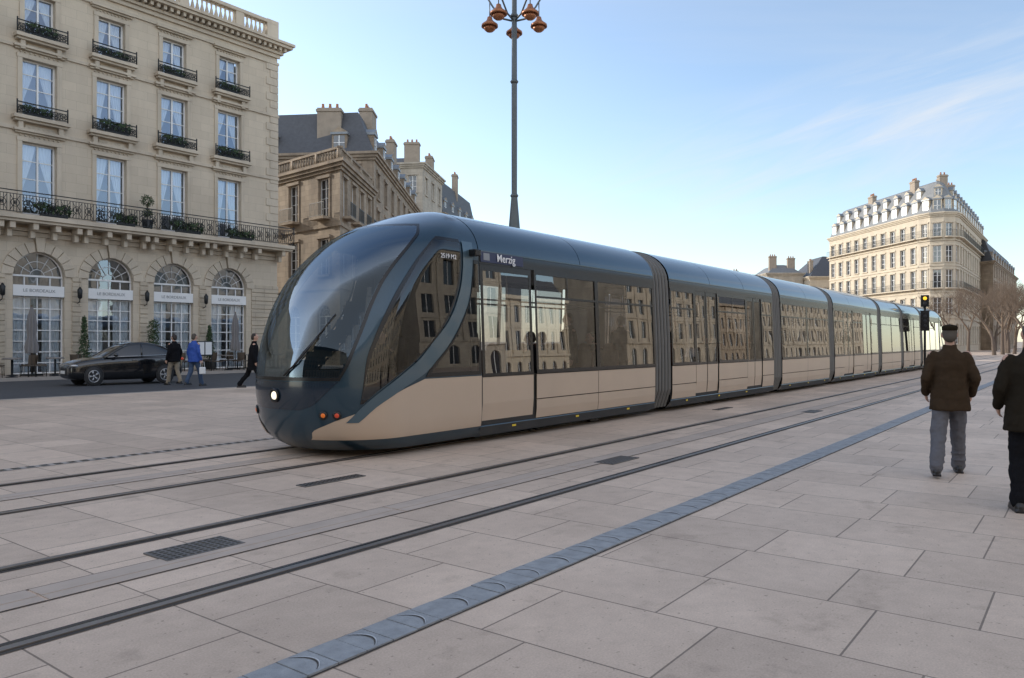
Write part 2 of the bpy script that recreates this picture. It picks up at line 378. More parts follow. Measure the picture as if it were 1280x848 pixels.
for a, c in TR:
    for D in (a, c):
        b = MB(); s0, s1 = -25, 190
        b.quad((s0, D-.08, .004), (s1, D-.08, .004), (s1, D+.08, .004), (s0, D+.08, .004), 0)
        sg = 1 if D == a else -1
        b.box(s0, s1, D-.028-sg*.02, D+.028-sg*.02, .005, .012, 1)
        b.quad((s0, D+sg*.025-.018, .0085), (s1, D+sg*.025-.018, .0085), (s1, D+sg*.025+.018, .0085), (s0, D+sg*.025+.018, .0085), 2)
        struct(b.obj('rail', ['railrub', 'railst', 'black'], rot=ALPHA, recalc=False))
    b = MB(); cD = (a+c)/2; s = -25.
    while s < 120:
        b.box(s, s+2.98, cD-.15, cD+.15, -.01, .006, 0)
        b.box(s, s+2.98, cD-.035, cD+.035, .006, .009, 1)
        b.quad((s, cD-.165, .004), (s+3, cD-.165, .004), (s+3, cD-.15, .004), (s, cD-.15, .004), 2)
        b.quad((s, cD+.15, .004), (s+3, cD+.15, .004), (s+3, cD+.165, .004), (s, cD+.165, .004), 2)
        s += 3
    struct(b.obj('power_strip', ['aps', 'aps', 'railrub'], rot=ALPHA, recalc=False))
b = MB(); s = -1.
b.quad((-1, 2.875, .003), (80, 2.875, .003), (80, 3.145, .003), (-1, 3.145, .003), 2)
while s < 75:
    j = random.uniform(-.002, .002)
    for q0, q1 in ((0, .176), (.181, .357)): b.box(s+q0+random.uniform(0, .003), s+q1, 2.885+random.uniform(0, .007), 3.135-random.uniform(0, .007), -.02, .012+j, 0)
    if s < 30:
        for off, wd, mt, z in ((.0, .010, 2, .0150), (.012, .007, 1, .0155)):
            rows = []
            for k in range(13):
                t = -1+2*k/12; y = 3.01+t*.105; bx = s+.12+off-.06*t*t
                rows.append([(bx, y, z), (bx+wd*(1.1-t*t*.8), y, z)])
            b.grid(rows, mt, False)
    s += .362
struct(b.obj('gutter', ['gran', 'granlt', 'railrub'], rot=ALPHA, recalc=False))
b = MB(); b.quad((-15, 10.36, .004), (60, 10.36, .004), (60, 10.54, .004), (-15, 10.54, .004), 0)
s = -10.
while s < 12:
    b.quad((s, 10.39, .006), (s+.09, 10.39, .006), (s+.09, 10.51, .006), (s, 10.51, .006), 1); s += .16
struct(b.obj('drain', ['kerb', 'black'], rot=ALPHA, recalc=False))
def grate(s, D, ls, lD):
    b = MB(); b.box(-ls/2, ls/2, -lD/2, lD/2, -.02, .011, 0)
    n = int(ls/.055); m = int(lD/.05)
    for i in range(n):
        for k in range(m):
            x = -ls/2+.02+i*(ls-.02)/n; y = -lD/2+.02+k*(lD-.02)/m
            b.quad((x, y, .0125), (x+.035, y, .0125), (x+.035, y+.03, .0125), (x, y+.03, .0125), 1)
    o = b.obj('drain_cover', ['grate', 'black'], loc=WP(s, D), rot=ALPHA, recalc=False)
    tag(o, 'dark iron grate cover set flush into stone paving', 'drain cover', 'drain covers in the paving')
grate(3.15, 5.35, .62, .34); grate(8.8, 4.95, .7, .28); grate(5.6, 6.75, .85, .16); grate(17.5, 4.95, .7, .28); grate(17, 6.8, .85, .16)

# ------------------------------------------------------------- facade tools
def wallmesh(b, wd, ht, ops, rev=.3, mt=0, z0=0):
    xs = {0., wd}; zs = {z0, ht}
    for o in ops:
        xs |= {o[0], o[1]}; zs |= {o[2], o[3]}
    xs = sorted(xs); zs = sorted(zs)
    for i in range(len(xs)-1):
        col = [o for o in ops if o[0]-1e-6 <= (xs[i]+xs[i+1])/2 <= o[1]+1e-6]
        k = 0
        while k < len(zs)-1:
            zc = (zs[k]+zs[k+1])/2
            if any(o[2] < zc < o[3] for o in col): k += 1; continue
            e = k+1
            while e < len(zs)-1 and not any(o[2] < (zs[e]+zs[e+1])/2 < o[3] for o in col): e += 1
            b.quad((xs[i], 0, zs[k]), (xs[i+1], 0, zs[k]), (xs[i+1], 0, zs[e]), (xs[i], 0, zs[e]), mt); k = e
    for o in ops:
        x0, x1, a, c = o[:4]; arch = len(o) > 4 and o[4]
        if arch:
            r = (x1-x0)/2; sp = c-r; xc = (x0+x1)/2; pts = [(xc-r*cos(pi*k/20), sp+r*sin(pi*k/20)) for k in range(21)]
            for k in range(20):
                p, q = pts[k], pts[k+1]
                b.quad((p[0], 0, p[1]), (q[0], 0, q[1]), (q[0], 0, c+.0001), (p[0], 0, c+.0001), mt)
                b.quad((p[0], 0, p[1]), (p[0], rev, p[1]), (q[0], rev, q[1]), (q[0], 0, q[1]), mt)
            top = sp
        else:
            top = c; b.quad((x0, 0, c), (x0, rev, c), (x1, rev, c), (x1, 0, c), mt)
        b.quad((x0, 0, a), (x0, rev, a), (x0, rev, top), (x0, 0, top), mt)
        b.quad((x1, 0, a), (x1, 0, top), (x1, rev, top), (x1, rev, a), mt)
        b.quad((x0, 0, a), (x1, 0, a), (x1, rev, a), (x0, rev, a), mt)
_wc = {}
def winmesh(w, h, arch=False, cols=2, rows=4, glass='winfar', frame='white', fr=.06, mull=.045):
    key = (w, h, arch, cols, rows, glass, frame)
    if key in _wc: return _wc[key]
    g = MB(); f = MB(); r = w/2
    if arch:
        sp = h-r; pts = [(-r, 0, 0), (r, 0, 0)]+[(r*cos(pi*k/20), 0, sp+r*sin(pi*k/20)) for k in range(21)]
        g.poly(pts)
        f.grid([[(r*cos(pi*k/20)*q, -.03, sp+r*sin(pi*k/20)*q) for q in (.94, 1)] for k in range(21)], 0, False)
        for k in range(1, 6):
            a = pi*k/6; f.tube([(.28*r*cos(a), -.02, sp+.28*r*sin(a)), (r*.95*cos(a), -.02, sp+.95*r*sin(a))], .018, 4)
        for q in (.28, .62):
            f.tube([(q*r*cos(pi*k/14), -.02, sp+q*r*sin(pi*k/14)) for k in range(15)], .016, 4)
        top = sp; f.box(-r, r, -.05, .01, sp-.04, sp+.04)
    else:
        g.quad((-r, 0, 0), (r, 0, 0), (r, 0, h), (-r, 0, h)); top = h
        f.box(-r, r, -.05, .02, h-fr, h)
    f.box(-r, r, -.05, .02, 0, fr); f.box(-r, -r+fr, -.05, .02, fr, top-fr); f.box(r-fr, r, -.05, .02, fr, top-fr)
    for i in range(1, cols):
        x = -r+w*i/cols; f.box(x-mull, x+mull, -.045, .02, fr, top-fr)
    for k in range(1, rows):
        z = top*k/rows
        for i in range(cols):
            xa = -r+w*i/cols+(fr if i == 0 else mull); xb = -r+w*(i+1)/cols-(fr if i == cols-1 else mull)
            f.box(xa, xb, -.03, .01, z-.02, z+.02)
    _wc[key] = (g.mesh('window', [glass], False), f.mesh('frame', [frame])); return _wc[key]
def far_window(w, h, rows=3):
    key = ('far', w, h, rows)
    if key in _wc: return _wc[key]
    g = MB(); r = w/2; g.quad((-r, 0, 0), (r, 0, 0), (r, 0, h), (-r, 0, h), 0)
    g.box(-r, -r+.08, -.05, .01, 0, h, 1); g.box(r-.08, r, -.05, .01, 0, h, 1); g.box(-r+.08, r-.08, -.05, .01, h-.08, h, 1); g.box(-.05, .05, -.05, .01, 0, h-.08, 1)
    for k in range(1, rows): g.box(-r+.08, -.05, -.04, .01, h*k/rows-.025, h*k/rows+.025, 1); g.box(.05, r-.08, -.04, .01, h*k/rows-.025, h*k/rows+.025, 1)
    _wc[key] = g.mesh('window', ['winfar', 'white'], False); return _wc[key]
def inset(pts, d):
    n = len(pts); res = []
    for i in range(n):
        p0, p1, p2 = Vector(pts[i-1]), Vector(pts[i]), Vector(pts[(i+1) % n])
        e1 = (p1-p0).normalized(); e2 = (p2-p1).normalized()
        n1 = Vector((-e1.y, e1.x)); n2 = Vector((-e2.y, e2.x))
        k = 1+n1.dot(n2); res.append(tuple(p1+(n1+n2)*(d/max(k, .35))))
    return res
def building(label, pts, H, specs, wm='oldstone', tm=None, roof=None, chim=(), cat='building', detail=1, baluster=False, bands=()):
    tm = tm or wm; cx = sum(p[0] for p in pts)/len(pts); cy = sum(p[1] for p in pts)/len(pts)
    root = mk('building', None, None, (cx, cy, 0)); tag(root, label, cat)
    L = [(p[0]-cx, p[1]-cy) for p in pts]; n = len(L)
    for i in range(n):
        p, q = Vector(L[i]), Vector(L[(i+1) % n]); e = q-p; wd = e.length; ang = math.atan2(e.y, e.x)
        sp = specs[i] if i < len(specs) else None
        ops = []; wins = []
        if sp:
            nb = sp['bays']; mg = sp.get('mg', .0); pitch = (wd-2*mg)/nb; ww = sp.get('ww', 1.2)
            for k in range(nb):
                c = mg+pitch*(k+.5)
                for (a, t, ar) in sp['fl']:
                    w_ = ww*(1.35 if ar else 1)
                    if w_ > pitch-.2: w_ = pitch-.3; ar = False
                    ops.append((c-w_/2, c+w_/2, a, t, ar)); wins.append((c, a, w_, t-a, ar))
        b = MB(); wallmesh(b, wd, H, ops, .28)
        wl = b.obj('wall', [wm], root, (p.x, p.y, 0), ang, recalc=False)
        if sp:
            for (c, a, w_, h_, ar) in wins:
                if sp.get('fine') or ar:
                    g, f = winmesh(w_, h_, ar, 2, sp.get('rows', 4))
                    o = mk('window', g, wl, (c, .22, a)); mk('frame', f, o)
                else: mk('window', far_window(w_, h_), wl, (c, .22, a))
            t = MB()
            for zb, pr, hh in bands: t.box(-pr, wd+pr, -pr, -.002, zb, zb+hh)
            for (c, a, w_, h_, ar) in wins:
                t.box(c-w_/2-.18, c+w_/2+.18, -.14, -.002, a-.16, a-.003)
                if not ar:
                    t.box(c-w_/2-.16, c-w_/2-.002, -.05, -.002, a, a+h_); t.box(c+w_/2+.002, c+w_/2+.16, -.05, -.002, a, a+h_)
                    t.box(c-w_/2-.2, c+w_/2+.2, -.12, -.002, a+h_+.02, a+h_+.22)
            t.obj('window_trim', [tm], wl)
            if sp.get('balc'):
                for (zb, full) in sp['balc']:
                    rng = [(0.1, wd-.1)] if full else [(c-w_/2-.25, c+w_/2+.25) for (c, a, w_, h_, ar) in wins if abs(a-zb) < .3]
                    for x0, x1 in rng:
                        rb = MB(); sb = MB()
                        sb.box(x0, x1, -.62, -.16, zb-.16, zb)
                        rb.box(x0, x1, -.60, -.57, zb+.9, zb+.94); rb.box(x0, x1, -.60, -.57, zb+.05, zb+.08)
                        m_ = max(2, int((x1-x0)/(.14 if sp.get('fine') else .3)))
                        for k in range(m_+1):
                            x = x0+(x1-x0-.02)*k/m_; rb.box(x, x+.025, -.595, -.575, zb+.08, zb+.9)
                        bo_ = sb.obj('balcony', [tm], wl); rb.obj('railing', ['iron'], bo_)
    b = MB()
    for z, o_, hh in ((H-.45, .14, .2), (H-.25, .28, .22), (H-.03, .42, .2)):
        op = inset(L, -o_); ip = inset(L, -.002)
        for i in range(n):
            j = (i+1) % n
            for zz_ in (z, z+hh): b.quad((*ip[i], zz_), (*op[i], zz_), (*op[j], zz_), (*ip[j], zz_))
            b.quad((*op[i], z), (*op[j], z), (*op[j], z+hh), (*op[i], z+hh))
    b.obj('cornice', [tm], root, recalc=False)
    if baluster:
        b = MB(); ip = inset(L, -.05)
        for i in range(n):
            p, q = Vector(ip[i]), Vector(ip[(i+1) % n]); e = q-p; l = e.length; u = e.normalized(); nn = Vector((-u.y, u.x))*.22
            for z0, z1 in ((H+.17, H+.32), (H+.95, H+1.1)):
                a = [(*(p), z0), (*(q), z0), (*(q+nn), z0), (*(p+nn), z0)]; c = [(x, y, z1) for x, y, _ in a]
                b.add(a+c, [(0, 3, 2, 1), (4, 5, 6, 7), (0, 1, 5, 4), (1, 2, 6, 5), (2, 3, 7, 6), (3, 0, 4, 7)])
            m_ = int(l/.32)
            for k in range(m_):
                c = p+u*(l*(k+.5)/m_)+nn*.5
                if k % 9 == 0: b.tube([(c.x, c.y, H+.3), (c.x, c.y, H+.96)], .17, 4)
                else: b.lathe([(.05, 0), (.1, .2), (.04, .45), (.07, .63)], 6, (c.x, c.y, H+.32))
        b.obj('balustrade', [tm], root)
    if roof:
        b = MB(); lv = [(L, H+.02)]+[(inset(L, d), z) for d, z in roof['lv']]
        for (A, za_), (B, zb_) in zip(lv, lv[1:]):
            for i in range(n):
                j = (i+1) % n; b.quad((*A[i], za_), (*A[j], za_), (*B[j], zb_), (*B[i], zb_))
        b.poly([(*p, lv[-1][1]) for p in lv[-1][0]], 0)
        ro = b.obj('roof', [roof.get('m', 'slate')], root, recalc=False)
        for dd in roof.get('dorm', ()):
            (ei, nd, zb, dh, dw) = dd[:5]; off = dd[5] if len(dd) > 5 else 0
            p, q = Vector(L[ei]), Vector(L[(ei+1) % n]); e = q-p; wd = e.length; ang = math.atan2(e.y, e.x)
            key = ('dorm', dh, dw, tm)
            if key not in _wc:
                d = MB(); d.box(-dw/2-.15, dw/2+.15, .25, 1.8, 0, dh, 0); d.box(-dw/2-.25, dw/2+.25, .15, 1.9, dh, dh+.18, 2)
                d.poly([(-dw/2-.25, .16, dh+.18), (dw/2+.25, .16, dh+.18), (0, .16, dh+.6)], 0)
                d.quad((-dw/2-.25, .16, dh+.18), (0, .16, dh+.6), (0, 1.9, dh+.6), (-dw/2-.25, 1.9, dh+.18), 2); d.quad((dw/2+.25, .16, dh+.18), (0, .16, dh+.6), (0, 1.9, dh+.6), (dw/2+.25, 1.9, dh+.18), 2)
                d.quad((-dw/2, .24, .1), (dw/2, .24, .1), (dw/2, .24, dh-.1), (-dw/2, .24, dh-.1), 1); d.box(-.04, .04, .2, .24, .1, dh-.1, 3); d.box(-dw/2, dw/2, .2, .235, dh*.5, dh*.5+.06, 3)
                _wc[key] = d.mesh('dormer', [tm, 'winfar', 'zinc', 'white'], True)
            u = e.normalized(); nn = Vector((-u.y, u.x))*off
            for k in range(nd):
                c = p+e*((k+.5)/nd)+nn; mk('dormer', _wc[key], ro, (c.x, c.y, zb), ang)
    for (x, y, sx, sy, z0, z1) in chim:
        b = MB(); b.box(-sx/2, sx/2, -sy/2, sy/2, z0, z1, 0); b.box(-sx/2-.08, sx/2+.08, -sy/2-.08, sy/2+.08, z1-.3, z1-.12, 0)
        npot = max(2, int(max(sx, sy)/.5))
        for k in range(npot):
            t = (k+.5)/npot-.5; px, py = (t*sx*.9, 0) if sx > sy else (0, t*sy*.9)
            b.lathe([(.11, 0), (.13, .1), (.1, .35), (.12, .4)], 8, (px, py, z1), 1)
        b.obj('chimney', ['chim', 'pot'], root, (x-cx, y-cy, 0))
    return root

# ------------------------------------------------------------- hotel
HS0 = -40.; HD = 37.3; HL = 26.95-HS0
hotel = mk('hotel', None, None, WP(HS0, HD), ALPHA); tag(hotel, 'cream limestone grand hotel with arcades, iron balconies and balustrade', 'hotel')
bays = [14.5+3.13*k-HS0 for k in range(-4, 4)]
ops = []
for c in bays:
    ops += [(c-1.05, c+1.05, .12, 5.5, True), (c-.7, c+.7, 7.15, 10.3), (c-.7, c+.7, 11.45, 13.95), (c-.62, c+.62, 15.0, 16.85)]
b = MB(); wallmesh(b, HL, 18.2, [o for o in ops], .34, 0)
hw = b.obj('wall', ['hotel'], hotel, recalc=False)
b = MB()
b.quad((HL, 0, 0), (HL, 22, 0), (HL, 22, 18.2), (HL, 0, 18.2)); b.quad((0, 0, 0), (0, 22, 0), (0, 22, 18.2), (0, 0, 18.2)); b.quad((0, 22, 0), (HL, 22, 0), (HL, 22, 18.2), (0, 22, 18.2))
b.obj('wall', ['hotel'], hotel, recalc=False)
b = MB(); b.box(.3, HL-.3, .3, 21.5, 18.4, 18.7); b.obj('roof', ['zinc'], hotel)
b = MB(); b.quad((.4, 3.6, .2), (HL-.4, 3.6, .2), (HL-.4, 3.6, 18), (.4, 3.6, 18)); b.quad((.4, .4, 6.6), (HL-.4, .4, 6.6), (HL-.4, 3.6, 6.6), (.4, 3.6, 6.6)); b.obj('interior_wall', ['hotelin'], hotel, recalc=False)
edges = [bays[0]-2.2]+[x for c in bays for x in (c-1.34, c+1.34)]+[HL]
for i in range(0, len(edges), 2):
    b = MB(); x0, x1 = edges[i], edges[i+1]; z = .12
    while z < 4.3:
        b.box(x0+(.02 if i else 0), x1-.02 if i < len(edges)-2 else x1+.05, -.055, -.002, z+.025, z+.435); z += .46
    b.obj('pier_rustication', ['rustic'], hotel, bevel=.018)
for c in bays:
    b = MB(); nv = 11; r0, r1 = 1.06, 1.52
    for k in range(nv):
        a0 = pi*k/nv+.014; a1 = pi*(k+1)/nv-.014; rr = r1+(.18 if k == nv//2 else 0); pr = -.16 if k == nv//2 else -.07
        P = [(c+r*cos(a), y, 4.45+r*sin(a)) for y in (-.002, pr) for r, a in ((r0, a0), (rr, a0), (rr, a1), (r0, a1))]
        b.add(P, [(0, 1, 2, 3), (4, 7, 6, 5), (0, 4, 5, 1), (1, 5, 6, 2), (2, 6, 7, 3), (3, 7, 4, 0)])
    b.obj('arch_moulding', ['hoteltrim'], hotel, bevel=.012)
b = MB()
for z0, z1, p in ((6.15, 6.35, .10), (6.36, 6.52, .2), (10.75, 10.92, .08), (14.35, 14.5, .08), (17.35, 17.5, .08)): b.box(30, HL+p, -p, -.002, z0, z1)
for c in bays:
    for x0, a, t in ((.7, 7.15, 10.3), (.7, 11.45, 13.95), (.62, 15.0, 16.85)):
        b.box(c-x0-.2, c-x0-.002, -.06, -.002, a, t); b.box(c+x0+.002, c+x0+.2, -.06, -.002, a, t)
        b.box(c-x0-.22, c+x0+.22, -.07, -.002, t+.003, t+.2)
        b.box(c-x0-.38, c+x0+.38, -.24, -.002, t+.42, t+.53); b.box(c-x0-.32, c+x0+.32, -.14, -.002, t+.34, t+.418)
        for k in range(9):
            xx = c-x0*1.1+(2*x0*1.1)*k/8; b.ell((xx, -.03, t+.27), (.055, .04, .05), 4)
        if a > 8:
            b.box(c-x0-.45, c+x0+.45, -.42, -.002, a-.22, a-.06); b.box(c-x0-.38, c+x0+.38, -.3, -.002, a-.32, a-.222)
            for sg in (-1, 1): b.box(c+sg*(x0+.12)-.1, c+sg*(x0+.12)+.1, -.22, -.003, a-.7, a-.322)
            b.box(c-x0+.1, c+x0-.1, -.05, -.002, a-.66, a-.40)
            for k in range(5): b.ell((c-.4+.2*k, -.05, a-.53), (.08, .03, .06), 4)
b.obj('string_course', ['hoteltrim'], hotel, bevel=.012)
b = MB(); z = 7.1; k = 0
while z < 17.2:
    w_ = .75 if k % 2 else .5; b.box(HL-w_, HL+.045, -.045, -.002, z+.012, z+.42); z += .43; k += 1
b.obj('quoins', ['hoteltrim'], hotel, bevel=.01)
b = MB(); b.box(34, HL+.45, -1.05, -.004, 6.78, 6.98); b.box(34, HL+.38, -.95, -.004, 6.66, 6.778)
bx = [c+o for c in bays for o in (-1.35, 1.35, -.45, .45)]+[HL-.15]
for x in bx:
    b.box(x-.11, x+.11, -.85, -.205, 6.38, 6.658); b.box(x-.09, x+.09, -.5, -.205, 6.05, 6.378)
b.obj('balcony', ['hoteltrim'], hotel, bevel=.015)
def iron_rail(x0, x1, y, z, h, step=.125, motif=.5):
    b = MB()
    b.box(x0, x1, y-.025, y+.025, z+h-.04, z+h); b.box(x0, x1, y-.015, y+.015, z+h-.18, z+h-.155); b.box(x0, x1, y-.015, y+.015, z+.06, z+.09)
    n = max(2, round((x1-x0)/step))
    for k in range(n+1):
        x = x0+(x1-x0)*k/n; b.box(x-.01, x+.01, y-.01, y+.01, z+.09, z+h-.18)
    m = max(1, round((x1-x0)/motif))
    for k in range(m):
        x = x0+(x1-x0)*(k+.5)/m; r = min(.16, h*.24)
        b.tube([(x+r*cos(2*pi*t/12), y-.02, z+h*.45+r*sin(2*pi*t/12)) for t in range(13)], .016, 4)
        b.tube([(x-.2, y-.015, z+.1), (x+.2, y-.015, z+h-.2)], .012, 4); b.tube([(x+.2, y-.018, z+.1), (x-.2, y-.018, z+h-.2)], .012, 4)
        b.tube([(x+.25*r*cos(2*pi*t/8), y-.025, z+h*.45+.5*r*sin(2*pi*t/8)) for t in range(9)], .016, 4)
    b.tube([(x0, y, z), (x0, y, z+h+.08)], .03, 6); b.tube([(x1, y, z), (x1, y, z+h+.08)], .03, 6)
    return b
b = iron_rail(34, HL+.4, -1.0, 6.98, .98); b.tube([(HL+.4, -1, 7.9), (HL+.4, 0, 7.9)], .02, 4); b.obj('railing', ['iron'], hotel)
rmesh = iron_rail(-1.02, 1.02, -.36, 0, .55, .11, .35).mesh('railing', ['iron'])
def curtain(w, h, kind=0):
    key = ('curt', w, h, kind)
    if key in _wc: return _wc[key]
    fr_ = {0: .36, 2: .24, 3: .42}.get(kind, .12)
    b = MB()
    for sg in (-1, 1):
        rows = []
        for k in range(13):
            t = k/12; inner = .02+(w*fr_)*min(1, (t*1.5))**1.3 if kind != 1 else w*.12
            if kind != 1 and t > .6: inner = .02+w*fr_-(t-.6)*.15
            rows.append([(sg*(inner+(w/2-inner)*j/14), .06*sin(j*1.9)*(.3+t), h*(1-t)) for j in range(15)])
        b.grid(rows, 0, True)
    _wc[key] = b.mesh('curtain', ['cloth'], False); return _wc[key]
plants = []
for bi, c in enumerate(bays):
    g, f = winmesh(2.1, 5.38, True, 4, 9, 'winhotel', 'white', .06, .022)
    o = mk('door', g, hw, (c, .26, .12)); mk('frame', f, o)
    s_ = MB(); s_.box(-1.04, 1.04, -.28, -.18, 0, .48); sg_ = s_.obj('sign_panel', ['white'], hw, (c, .28, 3.55))
    textobj('LE BORDEAUX', .2, 'texto', sg_, (0, -.29, .24), (pi/2, 0, 0))
    mk('curtain', curtain(2.0, 3.3, 1), hw, (c, .36, .2))
    for (hwid, a, t) in ((.7, 7.15, 10.3), (.7, 11.45, 13.95), (.62, 15., 16.85)):
        g, f = winmesh(2*hwid, round(t-a, 3), False, 2, 4 if t-a > 2 else 3, 'winhotel', 'white', .07, .04)
        o = mk('window', g, hw, (c, .26, a)); mk('frame', f, o); mk('curtain', curtain(2*hwid-.1, round(t-a, 3), random.choice((0, 2, 3))), o, (0, .14, 0))
        if a > 8:
            mk('railing', rmesh, hw, (c, 0, a-.06)); plants.append((c, -.24, a-.04, 1.)) if bi > 1 else None
    if bi > 1: plants.append((c+.3, -.85, 6.98, 1.2))
for i in range(3, len(bays)):
    x = bays[i]-1.565
    b = MB(); b.tube([(0, 0, 0), (0, -.25, .05), (0, -.3, .2)], .02, 6); b.lathe([(.05, .2), (.1, .25), (.12, .6), (.02, .75)], 6, (0, -.3, 0))
    b.obj('wall_lantern', ['iron'], hotel, (x, -.05, 3.3))
b = MB(); x0 = 45
for z0, z1, p in ((17.75, 17.95, .12), (17.95, 18.1, .25), (18.3, 18.45, .62), (18.45, 18.6, .72)): b.box(x0, HL+p, -p, -.002, z0, z1)
x = x0
while x < HL+.2: b.box(x, x+.16, -.48, -.003, 18.1, 18.298); x += .34
b.box(x0, HL, -.002, .5, 18.2, 18.6)
b.obj('cornice', ['hoteltrim'], hotel, bevel=.01)
b = MB(); b.box(x0, HL-.05, -.12, .28, 18.6, 18.8); b.box(x0, HL-.05, -.14, .3, 19.6, 19.78)
x = x0; k = 0
while x < HL-.3:
    if k % 12 == 0: b.box(x-.2, x+.3, -.10, .26, 18.8, 19.6)
    else: b.lathe([(.06, 0), (.12, .2), (.045, .5), (.08, .8)], 6, (x+.05, .08, 18.8))
    x += .27; k += 1
b.box(HL-.75, HL, -.13, .29, 18.81, 19.82)
b.obj('balustrade', ['hoteltrim'], hotel)

def leafball(b, c, r, n, mt=0, size=.07):
    for _ in range(n):
        v = Vector([random.gauss(0, 1) for _ in range(3)]); v.normalize(); v *= random.uniform(.55, 1.05)
        p = Vector((c[0]+v.x*r[0], c[1]+v.y*r[1], c[2]+v.z*r[2])); a = Vector([random.uniform(-1, 1) for _ in range(3)]).normalized(); d = a.cross(v).normalized() if a.cross(v).length > .05 else a
        s_ = size*random.uniform(.6, 1.3)
        b.quad(p-a*s_, p-d*s_*.5, p+a*s_, p+d*s_*.5, mt)
b = MB()
for k in range(6): leafball(b, (-.55+.22*k, random.uniform(-.03, .03), .26+random.uniform(-.04, .08)), (.22, .18, .2), 70)
b.box(-.5, .5, -.1, .1, 0, .14, 1); pm = b.mesh('window_box_plant', ['leaf', 'iron'], False)
for (x, y, z, sc) in plants:
    o = mk('window_box_plant', pm, None, WP(HS0+x+random.uniform(-.15, .15), HD+y, z), ALPHA); o.scale = (sc*random.uniform(.6, 1.1), sc, sc*random.uniform(.8, 1.3))
    tag(o, 'small evergreen plants in a box on the hotel balcony', 'plant', 'planted boxes on hotel balconies')
b = MB(); b.lathe([(.2, 0), (.28, .45), (.24, .46)], 10, (0, 0, 0), 1); b.tube([(0, 0, .4), (0, 0, 1.3)], .03, 6, 2)
leafball(b, (0, 0, .8), (.26, .26, .24), 260, 0, .05); leafball(b, (0, 0, 1.38), (.32, .32, .3), 320, 0, .05)
o = b.obj('topiary', ['leaf', 'iron', 'bark'], None, WP(19.0, HD-.75, 6.98), ALPHA, recalc=False); tag(o, 'two-ball clipped topiary in a pot on the balcony', 'plant')

# ------------------------------------------------------------- other buildings
F3 = [(1.0, 4.0, True), (6., 8.4, False), (9.8, 12.4, False)]
building('old limestone corner house with balustraded terrace roof', [(-22, 59.6), (-11.2, 50), (-10.9, 59.8)], 13.2,
         [dict(bays=4, fl=F3, ww=1.15, fine=1, balc=[(9.8, 0)]), dict(bays=4, fl=F3, ww=1.05, fine=1, balc=[(9.8, 0)])], 'oldstone', baluster=True, bands=((5.0, .12, .3), (9.1, .1, .25)),
         roof=dict(lv=[(.3, 13.5)], m='zinc'))
building('tall old townhouse with slate mansard roof, dormers and chimneys', [(-28, 62), (-10.8, 60), (-10.7, 89), (-28, 90)], 16.2,
         [dict(bays=5, fl=[(13.8, 15.4, False)], ww=1.1), dict(bays=8, fl=[(1, 4, True), (5.6, 8.2, False), (9.5, 12, False), (13.0, 15., False)], ww=1.1, fine=1, balc=[(9.5, 0)])], 'oldstone',
         roof=dict(lv=[(1.6, 20.0), (5.5, 21.1)], dorm=[(0, 3, 16.5, 1.4, .9), (1, 7, 16.5, 1.6, .9)]), bands=((4.8, .1, .3),),
         chim=[(-14.6, 61.6, 1.9, .8, 16.5, 20.2), (-12.3, 65.5, 1.1, 2.0, 17, 21.2), (-12.1, 77, .8, 1.8, 18, 21.6)])
building('pale limestone house with tall chimney stacks', [(-18, 92), (-10.6, 91), (-9.2, 101), (-18, 102)], 22.6,
         [dict(bays=3, fl=[(19.3, 21.3, False)], ww=1.), dict(bays=3, fl=[(5, 8, False), (10, 12, False), (14, 16, False), (19.2, 21.2, False)], ww=1.)], 'paleStone',
         roof=dict(lv=[(1.8, 23.8), (3, 24.1)]), chim=[(-12, 92.2, 1.8, .9, 22, 25.4), (-10.5, 98, .9, 2.2, 21, 25.0)])
building('dark slate-roofed mansard house at the end of the street', [(-18, 103), (-9.2, 102.5), (-5.6, 122), (-18, 124)], 18.6,
         [dict(bays=3, fl=[(14, 16, False)], ww=1.), dict(bays=6, fl=[(5, 8, False), (10, 12, False), (14, 16, False)], ww=1.)], 'oldstone',
         roof=dict(lv=[(.9, 23.4), (2.6, 24.8)], dorm=[(1, 5, 19., 1.6, 1.)]), chim=[(-8.4, 113, .8, 1.8, 22, 26)])
FR = [(1.2, 4.2, True), (5.6, 8., False), (9.4, 12.1, False), (13.2, 15.6, False), (16.9, 18.9, False)]
BL = [(9.4, 1), (16.9, 1)]
building('sunlit cream corner building with mansard roof, dormers and balconies', [(58.3, 141), (60.8, 114.8), (61.5, 112.9), (62.9, 111.8), (64.6, 112), (66.1, 113.4), (88.5, 143.5), (75, 152)], 20.3,
         [dict(bays=10, fl=FR, ww=1.25, balc=BL), dict(bays=1, fl=FR, ww=1.1, balc=BL), dict(bays=1, fl=FR, ww=1.1, balc=BL), dict(bays=1, fl=FR, ww=1.1, balc=BL), dict(bays=1, fl=FR, ww=1.1, balc=BL), dict(bays=12, fl=FR, ww=1.25, balc=BL)],
         'creamstone', roof=dict(m='slatelt', lv=[(1.1, 23.4), (2.0, 25.2), (2.6, 25.5)], dorm=[(0, 10, 20.5, 1.9, 1.2), (5, 12, 20.5, 1.9, 1.2), (1, 1, 20.5, 1.9, .9), (2, 1, 20.5, 1.9, .9), (3, 1, 20.5, 1.9, .9), (4, 1, 20.5, 1.9, .9), (0, 9, 23.1, 1.1, .8, .75), (5, 11, 23.1, 1.1, .8, .75), (2, 1, 23.1, 1.1, .7, .75)]), bands=((4.9, .15, .35), (8.7, .1, .2), (12.6, .1, .2), (16.3, .15, .2)),
         chim=[(62.4, 119, .7, 1.5, 24, 26.4), (61.5, 131, .7, 1.6, 24, 26.3), (70, 123, 1.5, .7, 24, 26.6), (66, 118, .7, 1.4, 24, 26.7), (64.5, 115, 1.2, .7, 24, 26.5)])
